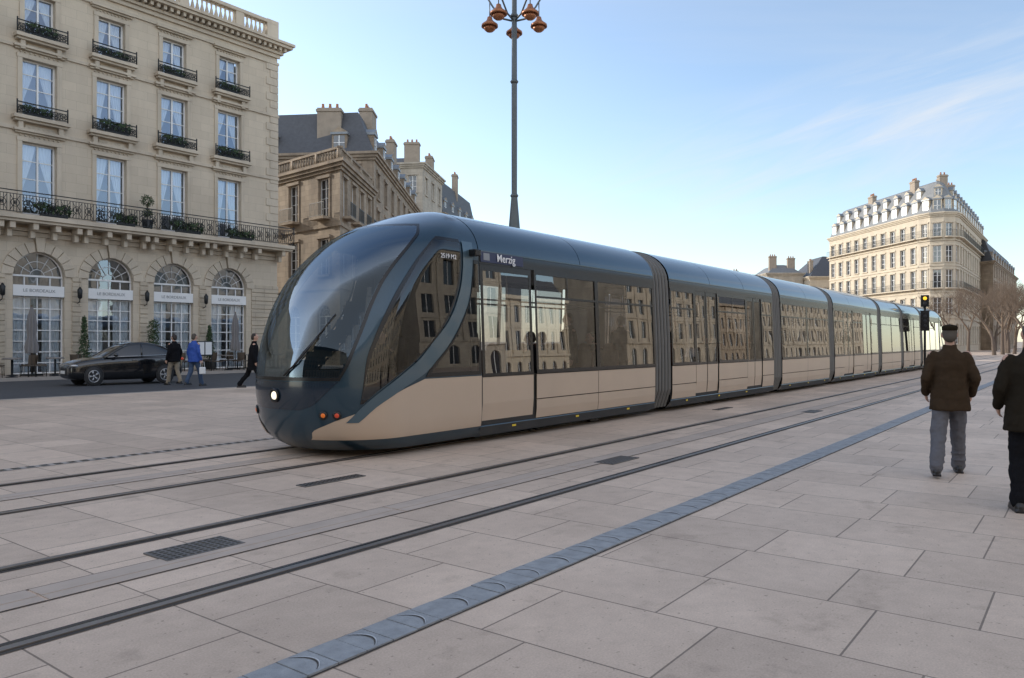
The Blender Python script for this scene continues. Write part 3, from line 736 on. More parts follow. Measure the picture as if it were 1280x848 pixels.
building('limestone building with slate roof behind bare trees', [(84, 134), (113, 172), (100, 182), (78, 152)], 15.5,
         [dict(bays=12, fl=[(1.2, 4.2, False), (5.6, 8., False), (9.4, 12.1, False), (13., 14.8, False)], ww=1.2)], 'oldstone', roof=dict(lv=[(1.5, 19.5), (3, 21)], dorm=[(0, 10, 15.8, 1.6, 1.)]))
building('row house with shallow zinc roof', [(44, 168), (55, 168), (55, 180), (44, 180)], 13.2, [dict(bays=5, fl=[(9, 11, False), (5, 7, False)], ww=1.1)], 'paleStone', roof=dict(lv=[(3, 16.), (4, 16.3)], m='zinc'), chim=[(46, 172, 1.2, .7, 13, 17), (50, 172, 1.2, .7, 13, 17.4)])
building('narrow house with clustered chimneys', [(55.2, 166), (63, 166), (63, 178), (55.2, 178)], 16.2, [dict(bays=3, fl=[(11.5, 13.6, False), (7, 9, False)], ww=1.1)], 'paleStone', roof=dict(lv=[(2.5, 18.2), (3.2, 18.4)], m='slatelt'), chim=[(57, 168, 1.6, .7, 15, 20.2), (61, 168, 1.6, .7, 15, 19.8)])
building('house with hipped slate roof', [(63.2, 163), (73, 163), (73, 178), (63.2, 178)], 15.2, [dict(bays=4, fl=[(11, 13, False), (7, 9, False)], ww=1.1)], 'creamstone', roof=dict(lv=[(4.4, 20.0), (4.6, 20.1)]), chim=[(64.5, 166, .7, 1.4, 14.5, 19)])
building('long low limestone terrace at the end of the square', [(18, 172), (43.5, 172), (43.5, 182), (18, 182)], 9.5, [dict(bays=9, fl=[(5, 7, False)], ww=1.1)], 'oldstone', roof=dict(lv=[(3, 12.), (4, 12.3)]))
def opposite(s0, s1, D, H, bays, mt, label, ph=0, ww=.7, side=False):
    wd = s1-s0; root = mk('building', None, None, WP(D, s0) if side else WP(s1, D), ALPHA+pi/2 if side else ALPHA+pi); tag(root, label, 'building')
    ops = []; g = MB(); p = wd/bays
    for k in range(bays):
        c = p*(k+.5)
        for a, t, ar in ((.8, 4.2+ph, True), (5.8+ph, 8.6+ph, False), (9.8+ph, 12.2+ph, False), (13.4+ph, 15.4+ph, False), (16.8+ph, 18.2+ph, False)):
            if t > H-.8: continue
            ops.append((c-ww, c+ww, a, t, ar)); g.quad((c-ww, .24, a), (c+ww, .24, a), (c+ww, .24, t), (c-ww, .24, t), 0)
            g.box(c-.04, c+.04, .18, .235, a, t, 1)
    b = MB(); wallmesh(b, wd, H, ops, .3)
    for x in (0, wd): b.quad((x, 0, 0), (x, 12, 0), (x, 12, H), (x, 0, H))
    b.quad((0, 12, 0), (wd, 12, 0), (wd, 12, H), (0, 12, H)); b.obj('wall', [mt], root, recalc=False)
    go = g.obj('windows', ['winfar', 'white'], root, recalc=False); go['kind'] = 'stuff'
    b = MB(); b.box(-.3, wd+.3, -.6, -.003, H-.5, H); b.box(-.1, wd+.1, -.25, -.003, 4.9+ph, 5.2+ph); b.box(-.1, wd+.1, -.2, -.003, 9.+ph, 9.2+ph)
    for k in range(bays+1): b.box(max(0, p*k-.3), min(wd, p*k+.3), -.18, -.004, 5.21+ph, H-.51)
    b.obj('cornice', [mt], root)
    b = MB(); A = [(0, 0, H), (wd, 0, H), (wd, 12, H), (0, 12, H)]; B = [(1, 1.4, H+3), (wd-1, 1.4, H+3), (wd-1, 10, H+3), (1, 10, H+3)]
    for i in range(4): b.quad(A[i], A[(i+1) % 4], B[(i+1) % 4], B[i])
    b.poly(B); b.obj('roof', ['slate'], root, recalc=False)
opposite(36, 58, -52, 15.5, 6, 'opp', 'sunlit cream limestone block across the square', .4, .8)
opposite(63, 79, -46, 19.5, 4, 'paleStone', 'pale townhouse across the square', .6, 1.)
opposite(79.3, 101, -49, 12.6, 8, 'creamstone', 'low limestone terrace across the square', -.9, .55)
opposite(109, 146, -44, 20.5, 9, 'opp', 'tall limestone block with pilasters across the square', .5, .85)
opposite(152, 185, -52, 15, 9, 'oldstone', 'old limestone block at the end of the square', -.4, .7)
opposite(192, 270, -47, 20, 20, 'opp', 'long sunlit limestone block across the square', .2)
opposite(-60, 30, -42, 19, 22, 'creamstone', 'long limestone block behind the square')
opposite(-42, 22, -48, 23, 18, 'opp', 'tall limestone block closing the end of the square', .2, .8, True)

# ------------------------------------------------------------- tram
TX = 30.8; tram = mk('tram', None, None, WP(TX, 8.6), ALPHA); tag(tram, 'long teal and champagne articulated tram with bubble windscreen on the track', 'tram')
TO = (-TX, 0, 0)
RT = 3.62
Wlow = pchip([.1, .2, .3, .5, 1.0, 2.8], [1.06, 1.14, 1.185, 1.2, 1.2, 1.128])
def Wd(h):
    if h <= 2.8: return Wlow(h)
    return 1.128*max(0, 1-min(1, (h-2.8)/(RT-2.8))**2.3)**.5
S0 = pchip([.1, .2, .35, .6, .9, 1.2, 1.86, 2.3, 2.58, 2.85, 3.05, 3.25, 3.4, 3.5, 3.57, RT], [6.62, 6.44, 6.3, 6.22, 6.19, 6.21, 6.38, 6.61, 6.84, 7.14, 7.42, 7.80, 8.17, 8.45, 8.7, 8.95])
LL = pchip([.1, 2.6, 3.05, 3.25, 3.4, 3.5, 3.57, RT], [1., 1., .97, .85, .68, .48, .28, .06])
def SP(a, h):
    sg = -1 if a < 0 else 1; a = abs(a); s0 = S0(h); l = LL(h); w_ = Wd(h)
    if a <= 1: f = a*pi/2; return Vector((s0+l*(1-cos(f)), sg*w_*sin(f), h))
    return Vector((s0+l+(a-1), sg*w_, h))
def s2a(s, h):
    r = (s-S0(h))/LL(h)
    return 0 if r <= 0 else (math.acos(1-r)/(pi/2) if r < 1 else 1+(s-S0(h)-LL(h)))
def SN(a, h):
    e = .004; u = SP(a+e, h)-SP(a-e, h); v = SP(a, min(h+e, RT-.001))-SP(a, h-e); n = u.cross(v)
    if n.length < 1e-9: n = Vector((0, 0, 1))
    n.normalize(); c = SP(a, h)-Vector((9.5, 0, 1.2))
    return n if n.dot(c) > 0 else -n
MIR = 61.6
def mirr(vs): return [(MIR-x, -y, z) for x, y, z in vs]
WS = [(1.04, -.53, .53), (1.3, -.60, .60), (2., -.675, .675), (2.7, -.69, .69), (3.05, -.66, .66), (3.26, -.56, .56)]
CWN = [(.74, 6.72, 6.75), (.9, 6.74, 6.92), (1.3, 6.80, 7.60), (1.62, 6.93, 8.02), (1.86, 7.06, 8.25), (2.17, 7.26, 8.45), (2.46, 7.49, 8.56), (2.75, 7.76, 8.6), (3.0, 8.05, 8.6), (3.06, 8.14, 8.58)]
QW = [(1.05, 7.78, 9.0), (1.13, 7.84, 9.0), (1.51, 8.3, 9.), (1.86, 8.59, 9.), (2.17, 8.77, 9.), (2.46, 8.85, 9.), (2.78, 8.89, 9.)]
def rowf(R): return pchip([r[0] for r in R], [r[1] for r in R]), pchip([r[0] for r in R], [r[2] for r in R])
wsL, wsR = rowf(WS); cwL, cwR = rowf(CWN); qwL, qwR = rowf(QW)
def patch(name, rows, sign, off, mt, par, rear, nu=18, nv=40, sym=False, frit=0):
    hs = [r[0] for r in rows]; fl, fr = rowf(rows); R = []
    for i in range(nv+1):
        h = hs[0]+(hs[-1]-hs[0])*i/nv
        if sym: aL, aR = fl(h), fr(h)
        else: aL, aR = s2a(fl(h), h), s2a(fr(h), h)
        row = []
        for j in range(nu+1):
            a = aL+(aR-aL)*j/nu
            if not sym: a *= sign
            row.append(SP(a, h)+SN(a, h)*off)
        R.append(row)
    b = MB(); b.grid(R, 0, True, mfun=(lambda i, j: 1 if (i < frit or j < frit or i >= nv-frit or j >= nu-frit) else 0))
    if rear: b.v = mirr(b.v)
    return b.obj(name, [mt, 'black'], par, TO if par is tram else (0, 0, 0), recalc=False)
hl = list(np.linspace(.1, 2.9, 66))+[2.95, 3., 3.05, 3.1, 3.15, 3.2, 3.25, 3.3, 3.35, 3.4, 3.44, 3.48, 3.51, 3.54, 3.565, 3.585, 3.6, 3.612, RT]
def psi(h, deg): return S0(h)+LL(h)*(1-cos(rad(deg)))
def nose(rear):
    b = MB(); rows = []; AA = []; KN = 56
    for h in hl:
        ae = 1+max(0.0, 9.02-S0(h)-LL(h)); row = []; ar = []
        for k in range(-KN, KN+1):
            t = abs(k)/KN; a = t/.75 if t < .75 else 1+(ae-1)*(t-.75)/.25
            a = math.copysign(a, k) if k else 0; ar.append(a)
            row.append(SP(a, h))
        rows.append(row); AA.append(ar)
    def skip(i, j):
        h = (hl[i]+hl[i+1])/2; a = (AA[i][j]+AA[i+1][j+1])/2
        if 1.08 < h < 3.20 and abs(a) < wsR(h)-.03: return True
        s = SP(a, h).x
        if .95 < h < 3.02 and cwL(h)+.03 < s < cwR(h)-.03 and abs(a) > .70: return True
        if 1.09 < h < 2.72 and qwL(h)+.03 < s < 8.97 and abs(a) > .6: return True
        return False
    b.grid(rows, 0, True, skip=skip); b.poly([r for r in rows[0]], 1)
    if rear: b.v = mirr(b.v)
    body = b.obj('cab', ['teal', 'under'], tram, TO, recalc=False)
    patch('windscreen', WS, 1, .012, 'windscr', body, rear, 44, 50, True, frit=1)
    patch('nose_panel', [(.66, -.22, .22), (.72, -.32, .32), (.9, -.44, .44), (1.025, -.52, .52)], 1, .008, 'navy', body, rear, 30, 16, True)
    for sg in (-1, 1):
        patch('cab_window', CWN, sg, .012, 'nosglass', body, rear, 24, 44, frit=1)
        patch('sweep_panel', [(.5, 6.6, 6.72), (.7, 6.74, 6.92), (.9, 6.97, 7.3), (1.13, 7.36, 7.80), (1.3, 7.65, 8.02), (1.51, 7.9, 8.27), (1.86, 8.29, 8.56), (2.17, 8.49, 8.74), (2.46, 8.6, 8.82), (2.75, 8.64, 8.86), (3.04, 8.64, 8.88)], sg, .016, 'teallt', body, rear)
        patch('quarter_window', QW, sg, .010, 'nosglass', body, rear, 16, 30, frit=1)
        patch('lower_panel', [(.27, psi(.27, 22), 9.), (.38, psi(.38, 26), 9.), (.5, psi(.5, 40), 9.), (.68, 6.82, 9.), (.875, 7.26, 9.), (1.03, 7.76, 9.)], sg, .010, 'silver', body, rear, 30, 24)
        if not rear:
            for dgr, hh, m_ in ((36, .60, 'lighto'), (45, .60, 'lightr')):
                P = SP(sg*dgr/90., hh); nn = SN(sg*dgr/90., hh); R = nn.to_track_quat('Z', 'Y').to_matrix()
                q = MB(); q.ell((0, 0, 0), (.034, .034, .016), 8, 1); q.v = [tuple(R @ Vector(v)+P+nn*.018) for v in q.v]
                q2 = MB(); q2.lathe([(.055, 0), (.058, .02), (.038, .025)], 16); q2.v = [tuple(R @ Vector(v)+P) for v in q2.v]
                q.add(q2.v, q2.f, 0, True); q.obj('marker_light', ['black', m_], body)
    q = MB(); q.box(8.9, 8.94, -1.05, 1.05, .36, 2.8); q.box(6.75, 7.35, -.75, .75, .4, 1.02); q.box(7.35, 7.45, -.9, .9, .4, 1.12); q.quad((6.7, -.9, .38), (9, -1.05, .38), (9, 1.05, .38), (6.7, .9, .38)); q.quad((7.9, -.9, 2.95), (9, -1.0, 2.95), (9, 1.0, 2.95), (7.9, .9, 2.95))
    q.box(7.95, 8.35, -.25, .25, .75, .9); q.box(8.3, 8.4, -.25, .25, .85, 1.6); q.box(8.31, 8.39, -.13, .13, 1.62, 1.85)
    q.tube([(7.3, -.3, 1.1), (7.2, -.3, 1.35)], .02, 6)
    if rear: q.v = mirr(q.v)
    q.obj('cab_interior', ['rubber'], body)
    if not rear:
        P = SP(0, .84); nn = SN(0, .84); R = nn.to_track_quat('Z', 'Y').to_matrix(); q = MB()
        q.lathe([(.085, .0), (.095, .03), (.075, .04), (.06, .02)], 20, mt=0); q.ell((0, 0, .022), (.055, .055, .022), 8, 1)
        q.v = [tuple(R @ Vector(v)+P) for v in q.v]; q.obj('headlight', ['black', 'lightw'], body)
        q = MB(); q.tube([SP(t, h)+SN(t, h)*.04 for t, h in ((-.10, 1.1), (-.2, 1.26), (-.28, 1.45), (-.33, 1.6))], .012, 6)
        q.tube([SP(t, h)+SN(t, h)*.025 for t, h in ((-.16, 1.2), (-.24, 1.4), (-.33, 1.62), (-.42, 1.9))], .010, 5); q.obj('wiper', ['black'], body)
        q = MB(); q.box(8.78, 8.92, -1.27, -1.12, 2.83, 2.93); q.obj('mirror_camera', ['black'], body, bevel=.015)
    return body
cab = nose(False); nose(True)
def carriage(sa, sb, items, rear=False):
    fx = (lambda v: [(MIR-x, -y, z) for x, y, z in v]) if rear else (lambda v: v)
    b = MB()
    for sd_ in (-1, 1):
        for h0, h1 in ((.12, 1.02), (2.74, 2.92)):
            b.quad((sa, sd_*1.165 if h0 < 1 else sd_*1.10, h0), (sb, sd_*1.165 if h0 < 1 else sd_*1.10, h0), (sb, sd_*1.165 if h0 < 1 else sd_*1.08, h1), (sa, sd_*1.165 if h0 < 1 else sd_*1.08, h1), 0)
    b.box(sa, sb, -1.1, 1.1, .22, .34, 0); b.box(sa, sb, -1.04, 1.04, 2.76, 2.80, 1); b.quad((sa, -1.1, .36), (sb, -1.1, .36), (sb, 1.1, .36), (sa, 1.1, .36), 1)
    for x in (sa, sb): b.quad((x, -1.1, .3), (x, -.5, .3), (x, -.5, 2.9), (x, -1.1, 2.9), 1); b.quad((x, .5, .3), (x, 1.1, .3), (x, 1.1, 2.9), (x, .5, 2.9), 1)
    b.v = fx(b.v); root = b.obj('carriage', ['under', 'inter'], tram, TO, recalc=False)
    hs = [2.945, 2.96, 3., 3.07, 3.14, 3.2, 3.27, 3.34, 3.4, 3.46, 3.51, 3.55, 3.58, 3.605, 3.615, RT]
    prof = [(-Wd(h)-(.008), h) for h in hs]+[(Wd(h)+.008, h) for h in hs[::-1][1:]]
    n = max(1, round((sb-sa)/2.4)); b = MB()
    for k in range(n):
        x0 = sa+(sb-sa)*k/n+(.008 if k else 0); x1 = sa+(sb-sa)*(k+1)/n-.008
        b.grid([[(x, y, z) for x in (x0, x0+.02, x1-.02, x1)] for y, z in prof], 0, True)
    b.v = fx(b.v); b.obj('roof', ['teal'], root, recalc=False)
    b = MB()
    b.grid([[(x, y*.985, z-.015) for x in (sa, sb)] for y, z in prof], 0, True)
    for sd_ in (-1, 1):
        b.grid([[(x, sd_*(Wd(h)+.004), h) for x in (sa, sb)] for h in (2.74, 2.80, 2.85, 2.90, 2.945)], 0, True)
        b.box(sa, sb, sd_*(Wd(2.93))-.012, sd_*(Wd(2.93))+.012, 2.925, 2.944, 1)
    b.v = fx(b.v); b.obj('header_strip', ['black', 'teallt'], root, recalc=False)
    b = MB()
    for sd_ in (-1, 1):
        b.grid([[(x, sd_*(Wd(h)+o), h) for x in (sa, sb)] for h, o in ((.08, -.02), (.1, 0), (.16, .0), (.22, .0), (.262, .0), (.264, -.02))], 0, True)
        x = sa+.8
        while x < sb-.5: b.box(x, x+.10, sd_*1.165-.004, sd_*1.165+.004, .19, .22, 1) if sd_ < 0 else None; x += 1.9
    b.v = fx(b.v); b.obj('skirt', ['teal', 'yellow'], root, recalc=False)
    for (kd, x0, x1) in items:
        for sd_ in (-1, 1):
            b = MB(); g = .014
            if kd == 'w':
                jt = random.uniform(-.03, .03)
                b.quad((x0+.02, sd_*(Wd(1.04)+jt*.3), 1.04), (x1-.02, sd_*(Wd(1.04)-jt*.3), 1.04), (x1-.02, sd_*(Wd(2.74)-jt*.3), 2.74), (x0+.02, sd_*(Wd(2.74)+jt*.3), 2.74), 0)
                for (u0, u1) in ((x0, x0+.06), (x1-.06, x1)):
                    b.grid([[(x, sd_*(Wd(h)+.010), h) for x in (u0, u1)] for h in (1.02, 2.74)], 1, False)
                for (h0, h1) in ((1.015, 1.08), (2.28, 2.315), (2.67, 2.745)):
                    b.grid([[(x, sd_*(Wd(h)+.012), h) for x in (x0, x1)] for h in (h0, h1)], 1, False)
                xm = (x0+x1)/2
                if x1-x0 > 1.6: b.grid([[(x, sd_*(Wd(h)+.011), h) for x in (xm-.012, xm+.012)] for h in (2.31, 2.68)], 1, False)
                b.v = fx(b.v); b.obj('window', ['tramglass', 'black'], root, recalc=False)
                b = MB()
                for h0, h1 in ((.275, .585), (.597, 1.005)):
                    b.grid([[(x, sd_*(Wd(h)+o), h) for x in (x0+g/2, x1-g/2)] for h, o in ((h0, -.02), (h0+.003, 0), ((h0+h1)/2, .0), (h1-.003, 0), (h1, -.02))], 0, False)
                b.v = fx(b.v); b.obj('lower_panel', ['silver'], root, recalc=False)
            else:
                n = 2 if x1-x0 > .95 and kd == 'D' else 1
                for k in range(n):
                    u0 = x0+(x1-x0)*k/n+.018; u1 = x0+(x1-x0)*(k+1)/n-.018
                    b.grid([[(x, sd_*(Wd(h)-.012), h) for x in (u0+.05, u1-.05)] for h in (1.04, 2.70)], 0, False)
                    b.grid([[(x, sd_*(Wd(h)-.012+o), h) for x in (u0, u1)] for h, o in ((.25, -.02), (.253, 0), (.6, 0), (1.0, 0), (1.003, -.01))], 2, False)
                    for (v0, v1) in ((u0, u0+.07), (u1-.07, u1)): b.grid([[(x, sd_*(Wd(h)-.008), h) for x in (v0, v1)] for h in (1.003, 2.76)], 1, False)
                    for (h0, h1) in ((1.003, 1.06), (2.64, 2.76)): b.grid([[(x, sd_*(Wd(h)-.007), h) for x in (u0, u1)] for h in (h0, h1)], 1, False)
                b.v = fx(b.v); b.obj('door', ['tramglass', 'black', 'silver'], root, recalc=False)
    b = MB(); x = sa+.5
    while x < sb-.6:
        if not any(k != 'w' and x0-.5 < x < x1+.2 for k, x0, x1 in items):
            for y in (-.95, -.5, .5, .95):
                b.box(x, x+.42, y-.2, y+.2, .72, .82, 0); b.box(x-.06, x, y-.2, y+.2, .72, 1.38, 0); b.ell((x-.03, y, 1.42), (.04, .15, .1), 6, 0)
        else: b.tube([(x, -.55, .36), (x, -.55, 2.78)], .018, 6, 1); b.tube([(x+.5, .55, .36), (x+.5, .55, 2.78)], .018, 6, 1)
        x += .95
    for y in (-.5, .5): b.tube([(sa+.1, y, 2.25), (sb-.1, y, 2.25)], .016, 6, 1)
    b.v = fx(b.v); b.obj('seating', ['seat', 'steel'], root, recalc=False)
    b = MB(); c = (sa+sb)/2
    for xx in (c-.8, c+.8):
        for y in (-.76, .76):
            q = MB(); q.lathe([(.28, -.05), (.28, .05), (.10, .055)], 20); b.add([(xx+px, y+pz, .29+py) for (px, py, pz) in q.v], q.f, 0, True)
    b.box(c-1.1, c+1.1, -.6, .6, .12, .21, 0); b.v = fx(b.v); b.obj('bogie', ['under'], root, recalc=False)
    return root
c1 = carriage(9.02, 14.83, [('d', 9.03, 10.40), ('w', 10.45, 12.46), ('w', 12.46, 14.80)])
carriage(15.60, 22.4, [('w', 15.62, 16.9), ('D', 16.92, 18.25), ('w', 18.27, 20.25), ('D', 20.27, 21.4), ('w', 21.42, 22.38)])
carriage(23.1, 28.3, [('w', 23.12, 25.7), ('w', 25.7, 28.28)])
carriage(28.95, 36., [('w', 28.97, 30.3), ('D', 30.32, 31.7), ('w', 31.72, 33.3), ('D', 33.32, 34.7), ('w', 34.72, 35.98)])
carriage(36.65, 40.9, [('w', 36.67, 38.8), ('w', 38.8, 40.88)])
carriage(41.5, 46.1, [('w', 41.52, 43), ('D', 43.02, 44.4), ('w', 44.42, 46.08)])
carriage(9.02, 14.83, [('d', 9.03, 10.40), ('w', 10.45, 12.46), ('w', 12.46, 14.80)], True)
for (a, c) in ((14.83, 15.60), (22.4, 23.1), (28.3, 28.95), (36., 36.65), (40.9, 41.5), (46.1, 46.77)):
    n = 5; b = MB(); hb = (.12, .5, 1., 1.6, 2.2, 2.8, 3., 3.15, 3.28, 3.4, 3.48, 3.54)
    def pf(o): r = [(-max(Wd(h)-o, .3), h-(.0 if h < 3 else o*.6)) for h in hb]; return r+[(-y, z) for y, z in r[::-1]]
    rows = []
    for k in range(n):
        x = a+(c-a)*(k+.5)/n; hw_ = (c-a)/n*.5
        for dx_, o in ((-hw_, .11), (-hw_*.65, .03), (-hw_*.35, .005), (hw_*.35, .005), (hw_*.65, .03), (hw_, .11)): rows.append([(x+dx_, y, z) for y, z in pf(o)])
    b.grid(rows, 0, False, mfun=lambda i, j: 0 if i % 6 in (1, 2, 3) else 1); b.obj('gangway_bellows', ['bellow', 'rubber'], tram, TO, recalc=False)  # groove faces take the dark material, painting in shade between the ribs
b = MB(); b.grid([[(x, -(Wd(h)+.016), h) for x in (9.05, 10.15)] for h in (2.77, 2.93)], 0, False)
dp = b.obj('destination_display', ['plate'], c1, recalc=False)
tilt = math.atan2(Wd(2.78)-Wd(2.93), .15)
textobj('Merzig', .175, 'textw', dp, (9.68, -(Wd(2.85)+.026), 2.85), (pi/2-tilt, 0, 0), off=.0005)
textobj('2519 M2', .095, 'textw', cab, (8.30, -(Wd(2.78)+.035), 2.78), (pi/2-.04, 0, 0))
b = MB(); b.grid([[(x, -(Wd(h)+.018), h) for x in (9.12, 9.27)] for h in (2.80, 2.91)], 0, False); b.obj('route_marker', ['texto'], c1, recalc=False)

# ------------------------------------------------------------- street lamp
lamp = mk('street_lamp', None, None, (.07, 23.2, 0)); tag(lamp, 'tall slender grey lamp post with five copper lanterns', 'street lamp')
b = MB(); b.lathe([(.42, 0), (.42, .12), (.34, .2), (.30, .8), (.22, 1.0), (.20, 4.6), (.17, 5.), (.10, 5.85), (.085, 6.0), (.085, 9.5), (.07, 13.6)], 16)
for z in (5.95, 9.4, 11.4): b.lathe([(.09, -.06), (.13, 0), (.09, .06)], 12, (0, 0, z))
for k in range(10):
    a0 = 2*pi*k/10; b.tube([((.205-.01*t)*cos(a0+t*.55), (.205-.01*t)*sin(a0+t*.55), 4.2+.14*t) for t in range(12)], .014, 4)
b.obj('post', ['polem'], lamp)
for k in range(5):
    a = pi/2+2*pi*k/5; ux, uy = cos(a), sin(a)
    b = MB(); pr = [(.06, 11.25), (.35, 11.35), (.68, 11.75), (.95, 12.2), (1.0, 12.55), (.85, 12.75), (.66, 12.65), (.62, 12.4), (.75, 12.3)]
    b.tube([(r*ux, r*uy, z) for r, z in pr], [.03]*7+[.02, .012], 6); b.tube([(.79*ux, .79*uy, 11.95), (.79*ux, .79*uy, 11.45)], .018, 6)
    b.tube([(.06*ux, .06*uy, 12.9), (.5*ux, .5*uy, 13.1), (.93*ux, .93*uy, 12.75)], .022, 6)
    ar = b.obj('arm', ['polem'], lamp)
    b = MB(); b.lathe([(.03, .30), (.07, .28), (.09, .2), (.13, .14), (.25, .05), (.255, -.02), (.22, -.02), (.1, .1)], 18, (0, 0, 0), 0)
    b.lathe([(.19, -.02), (.17, -.10), (.1, -.16), (.001, -.18)], 14, (0, 0, 0), 1)
    b.obj('lamp_shade', ['copper', 'copper'], lamp, (.79*ux, .79*uy, 11.18))

# ------------------------------------------------------------- car
def car(paint, label, loc, rot):
    root = mk('parked_car', None, None, loc, rot); tag(root, label, 'car')
    st = [(2.27, .55, .34, .54, .64), (2.22, .74, .26, .62, .74), (2.02, .85, .2, .70, .84), (1.6, .89, .17, .76, .94), (1.1, .91, .17, .80, 1.0), (.6, .915, .17, .84, 1.03), (-.2, .915, .17, .87, 1.04), (-1.2, .92, .17, .90, 1.06), (-1.8, .89, .2, .92, 1.08), (-2.12, .83, .25, .90, 1.06), (-2.25, .70, .34, .82, .98)]
    b = MB(); rows = []
    for x, w_, zb, zs, zt in st:
        half = [(.0, zb), (w_*.85, zb), (w_*.98, zb+.1), (w_, (zb+zs)/2), (w_*.985, zs), (w_*.94, zt-.04), (w_*.6, zt+.005), (0, zt+.02)]
        rows.append([(x, y, z) for y, z in half]+[(x, -y, z) for y, z in half[-2:0:-1]])
    b.grid(rows, 0, True, True); b.poly(rows[0]); b.poly(rows[-1]); bo = b.obj('body', [paint], root)
    bo.modifiers.new('s', 'SUBSURF').levels = 1; bo.modifiers['s'].render_levels = 2
    ghf = pchip([-2.0, -1.6, -1.1, -.5, 0., .5, 1.0], [1.05, 1.27, 1.46, 1.52, 1.47, 1.27, 1.0])
    xs_ = [1.0-3.0*k/16 for k in range(17)]
    def tw_(z): return .84-(z-.99)*.46
    b = MB(); rows = []
    for x in xs_:
        z = ghf(x); t = tw_(z)
        rows.append([(x, -.86, .98), (x, -(t+.03), z-.06), (x, -t+.02, z-.015), (x, -t*.6, z), (x, 0, z+.012), (x, t*.6, z), (x, t-.02, z-.015), (x, t+.03, z-.06), (x, .86, .98)])
    b.grid(rows, 0, True); b.obj('window', ['carglass'], root, recalc=False)
    b = MB(); rows = []
    for k in range(9):
        x = .12-1.3*k/8; z = ghf(x); t = tw_(z)
        rows.append([(x, -(t+.045), z-.075), (x, -(t+.02), z-.02), (x, -t*.6, z+.012), (x, 0, z+.024), (x, t*.6, z+.012), (x, t+.02, z-.02), (x, t+.045, z-.075)])
    b.grid(rows, 0, True); b.obj('roof', [paint], root, recalc=False)
    for sg in (-1, 1):
        b = MB()
        for xr in ([1.0, .8, .5, .3, .1], [-2.0, -1.8, -1.5, -1.3, -1.1]): b.tube([(x, sg*(tw_(ghf(x))+.02), ghf(x)-.04) for x in xr], .032, 6)
        b.tube([(-.45, sg*.87, 1.0), (-.5, sg*(tw_(1.5)+.03), 1.46)], .03, 6)
        b.obj('pillar', [paint], root)
        b = MB(); b.tube([(.9, sg*.895, 1.0), (-.4, sg*.885, 1.03), (-1.9, sg*.86, 1.07)], .011, 6); b.obj('window_trim', ['steel'], root)
        b = MB(); b.ell((.62, sg*1.0, 1.07), (.09, .1, .065), 8); b.obj('wing_mirror', [paint], root)
        b = MB(); b.ell((2.05, sg*.66, .70), (.2, .17, .07), 8); b.obj('headlight', ['steel'], root)
        b = MB(); b.ell((-2.16, sg*.68, .90), (.1, .16, .06), 8); b.obj('tail_light', ['lightr'], root)
        b = MB(); b.box(-.25, -.05, sg*.915-.02, sg*.915+.02, .87, .90); b.obj('door_handle', ['steel'], root)
    b = MB(); b.box(2.23, 2.29, -.34, .34, .36, .62); b.obj('grille', ['rubber'], root, bevel=.02)
    b = MB(); b.box(2.285, 2.30, -.26, .26, .42, .53); b.obj('number_plate', ['white'], root)
    for x in (1.42, -1.38):
        for sg in (-1, 1):
            b = MB(); pr = [(.20, -.1), (.30, -.11), (.335, -.07), (.335, .07), (.30, .11), (.2, .1)]
            b.lathe(pr, 24); b.v = [(v[0], v[2], v[1]) for v in b.v]; wo = b.obj('wheel', ['rubber'], root, (x, sg*.83, .335))
            b = MB(); b.lathe([(.225, .085), (.215, .115), (.195, .112), (.19, .07)], 24); b.lathe([(.05, .08), (.05, .11), (.001, .115)], 12)
            for k in range(5):
                a = 2*pi*k/5
                for o_ in (-.12, .12): b.tube([(.04*cos(a), .04*sin(a), .1), (.2*cos(a+o_), .2*sin(a+o_), .1)], .018, 5)
            b.v = [(v[0], v[2]*sg, v[1]) for v in b.v]; b.obj('rim', ['rim'], wo)
            b = MB(); rr = []
            for k in range(13):
                a = pi*k/12; rr.append([(x+q*cos(a), sg*(.922 if q > .3 else .80), .335+q*sin(a)*1.0) for q in (.34, .375)])
            b.grid(rr, 0, False); b.obj('wheel_arch', ['rubber'], root, recalc=False)
            b = MB(); b.poly([(x+.372*cos(2*pi*k/28), sg*.905, .335+.372*sin(2*pi*k/28)) for k in range(28)]); b.obj('wheel_well', ['dark'], root, recalc=False)
    return root
cr_ = car('carblk', 'glossy black rounded saloon car on the road before the hotel', WP(13.85, 28.4), ALPHA+pi-rad(8)); cr_.scale = (.86, .93, 1.0)
for k, (s, D) in enumerate(((108, 3.2), (116, 3.4), (125, 3.2))):
    copything(cr_, WP(s, D), ALPHA+pi, 'dark car parked far down the street', 1.)

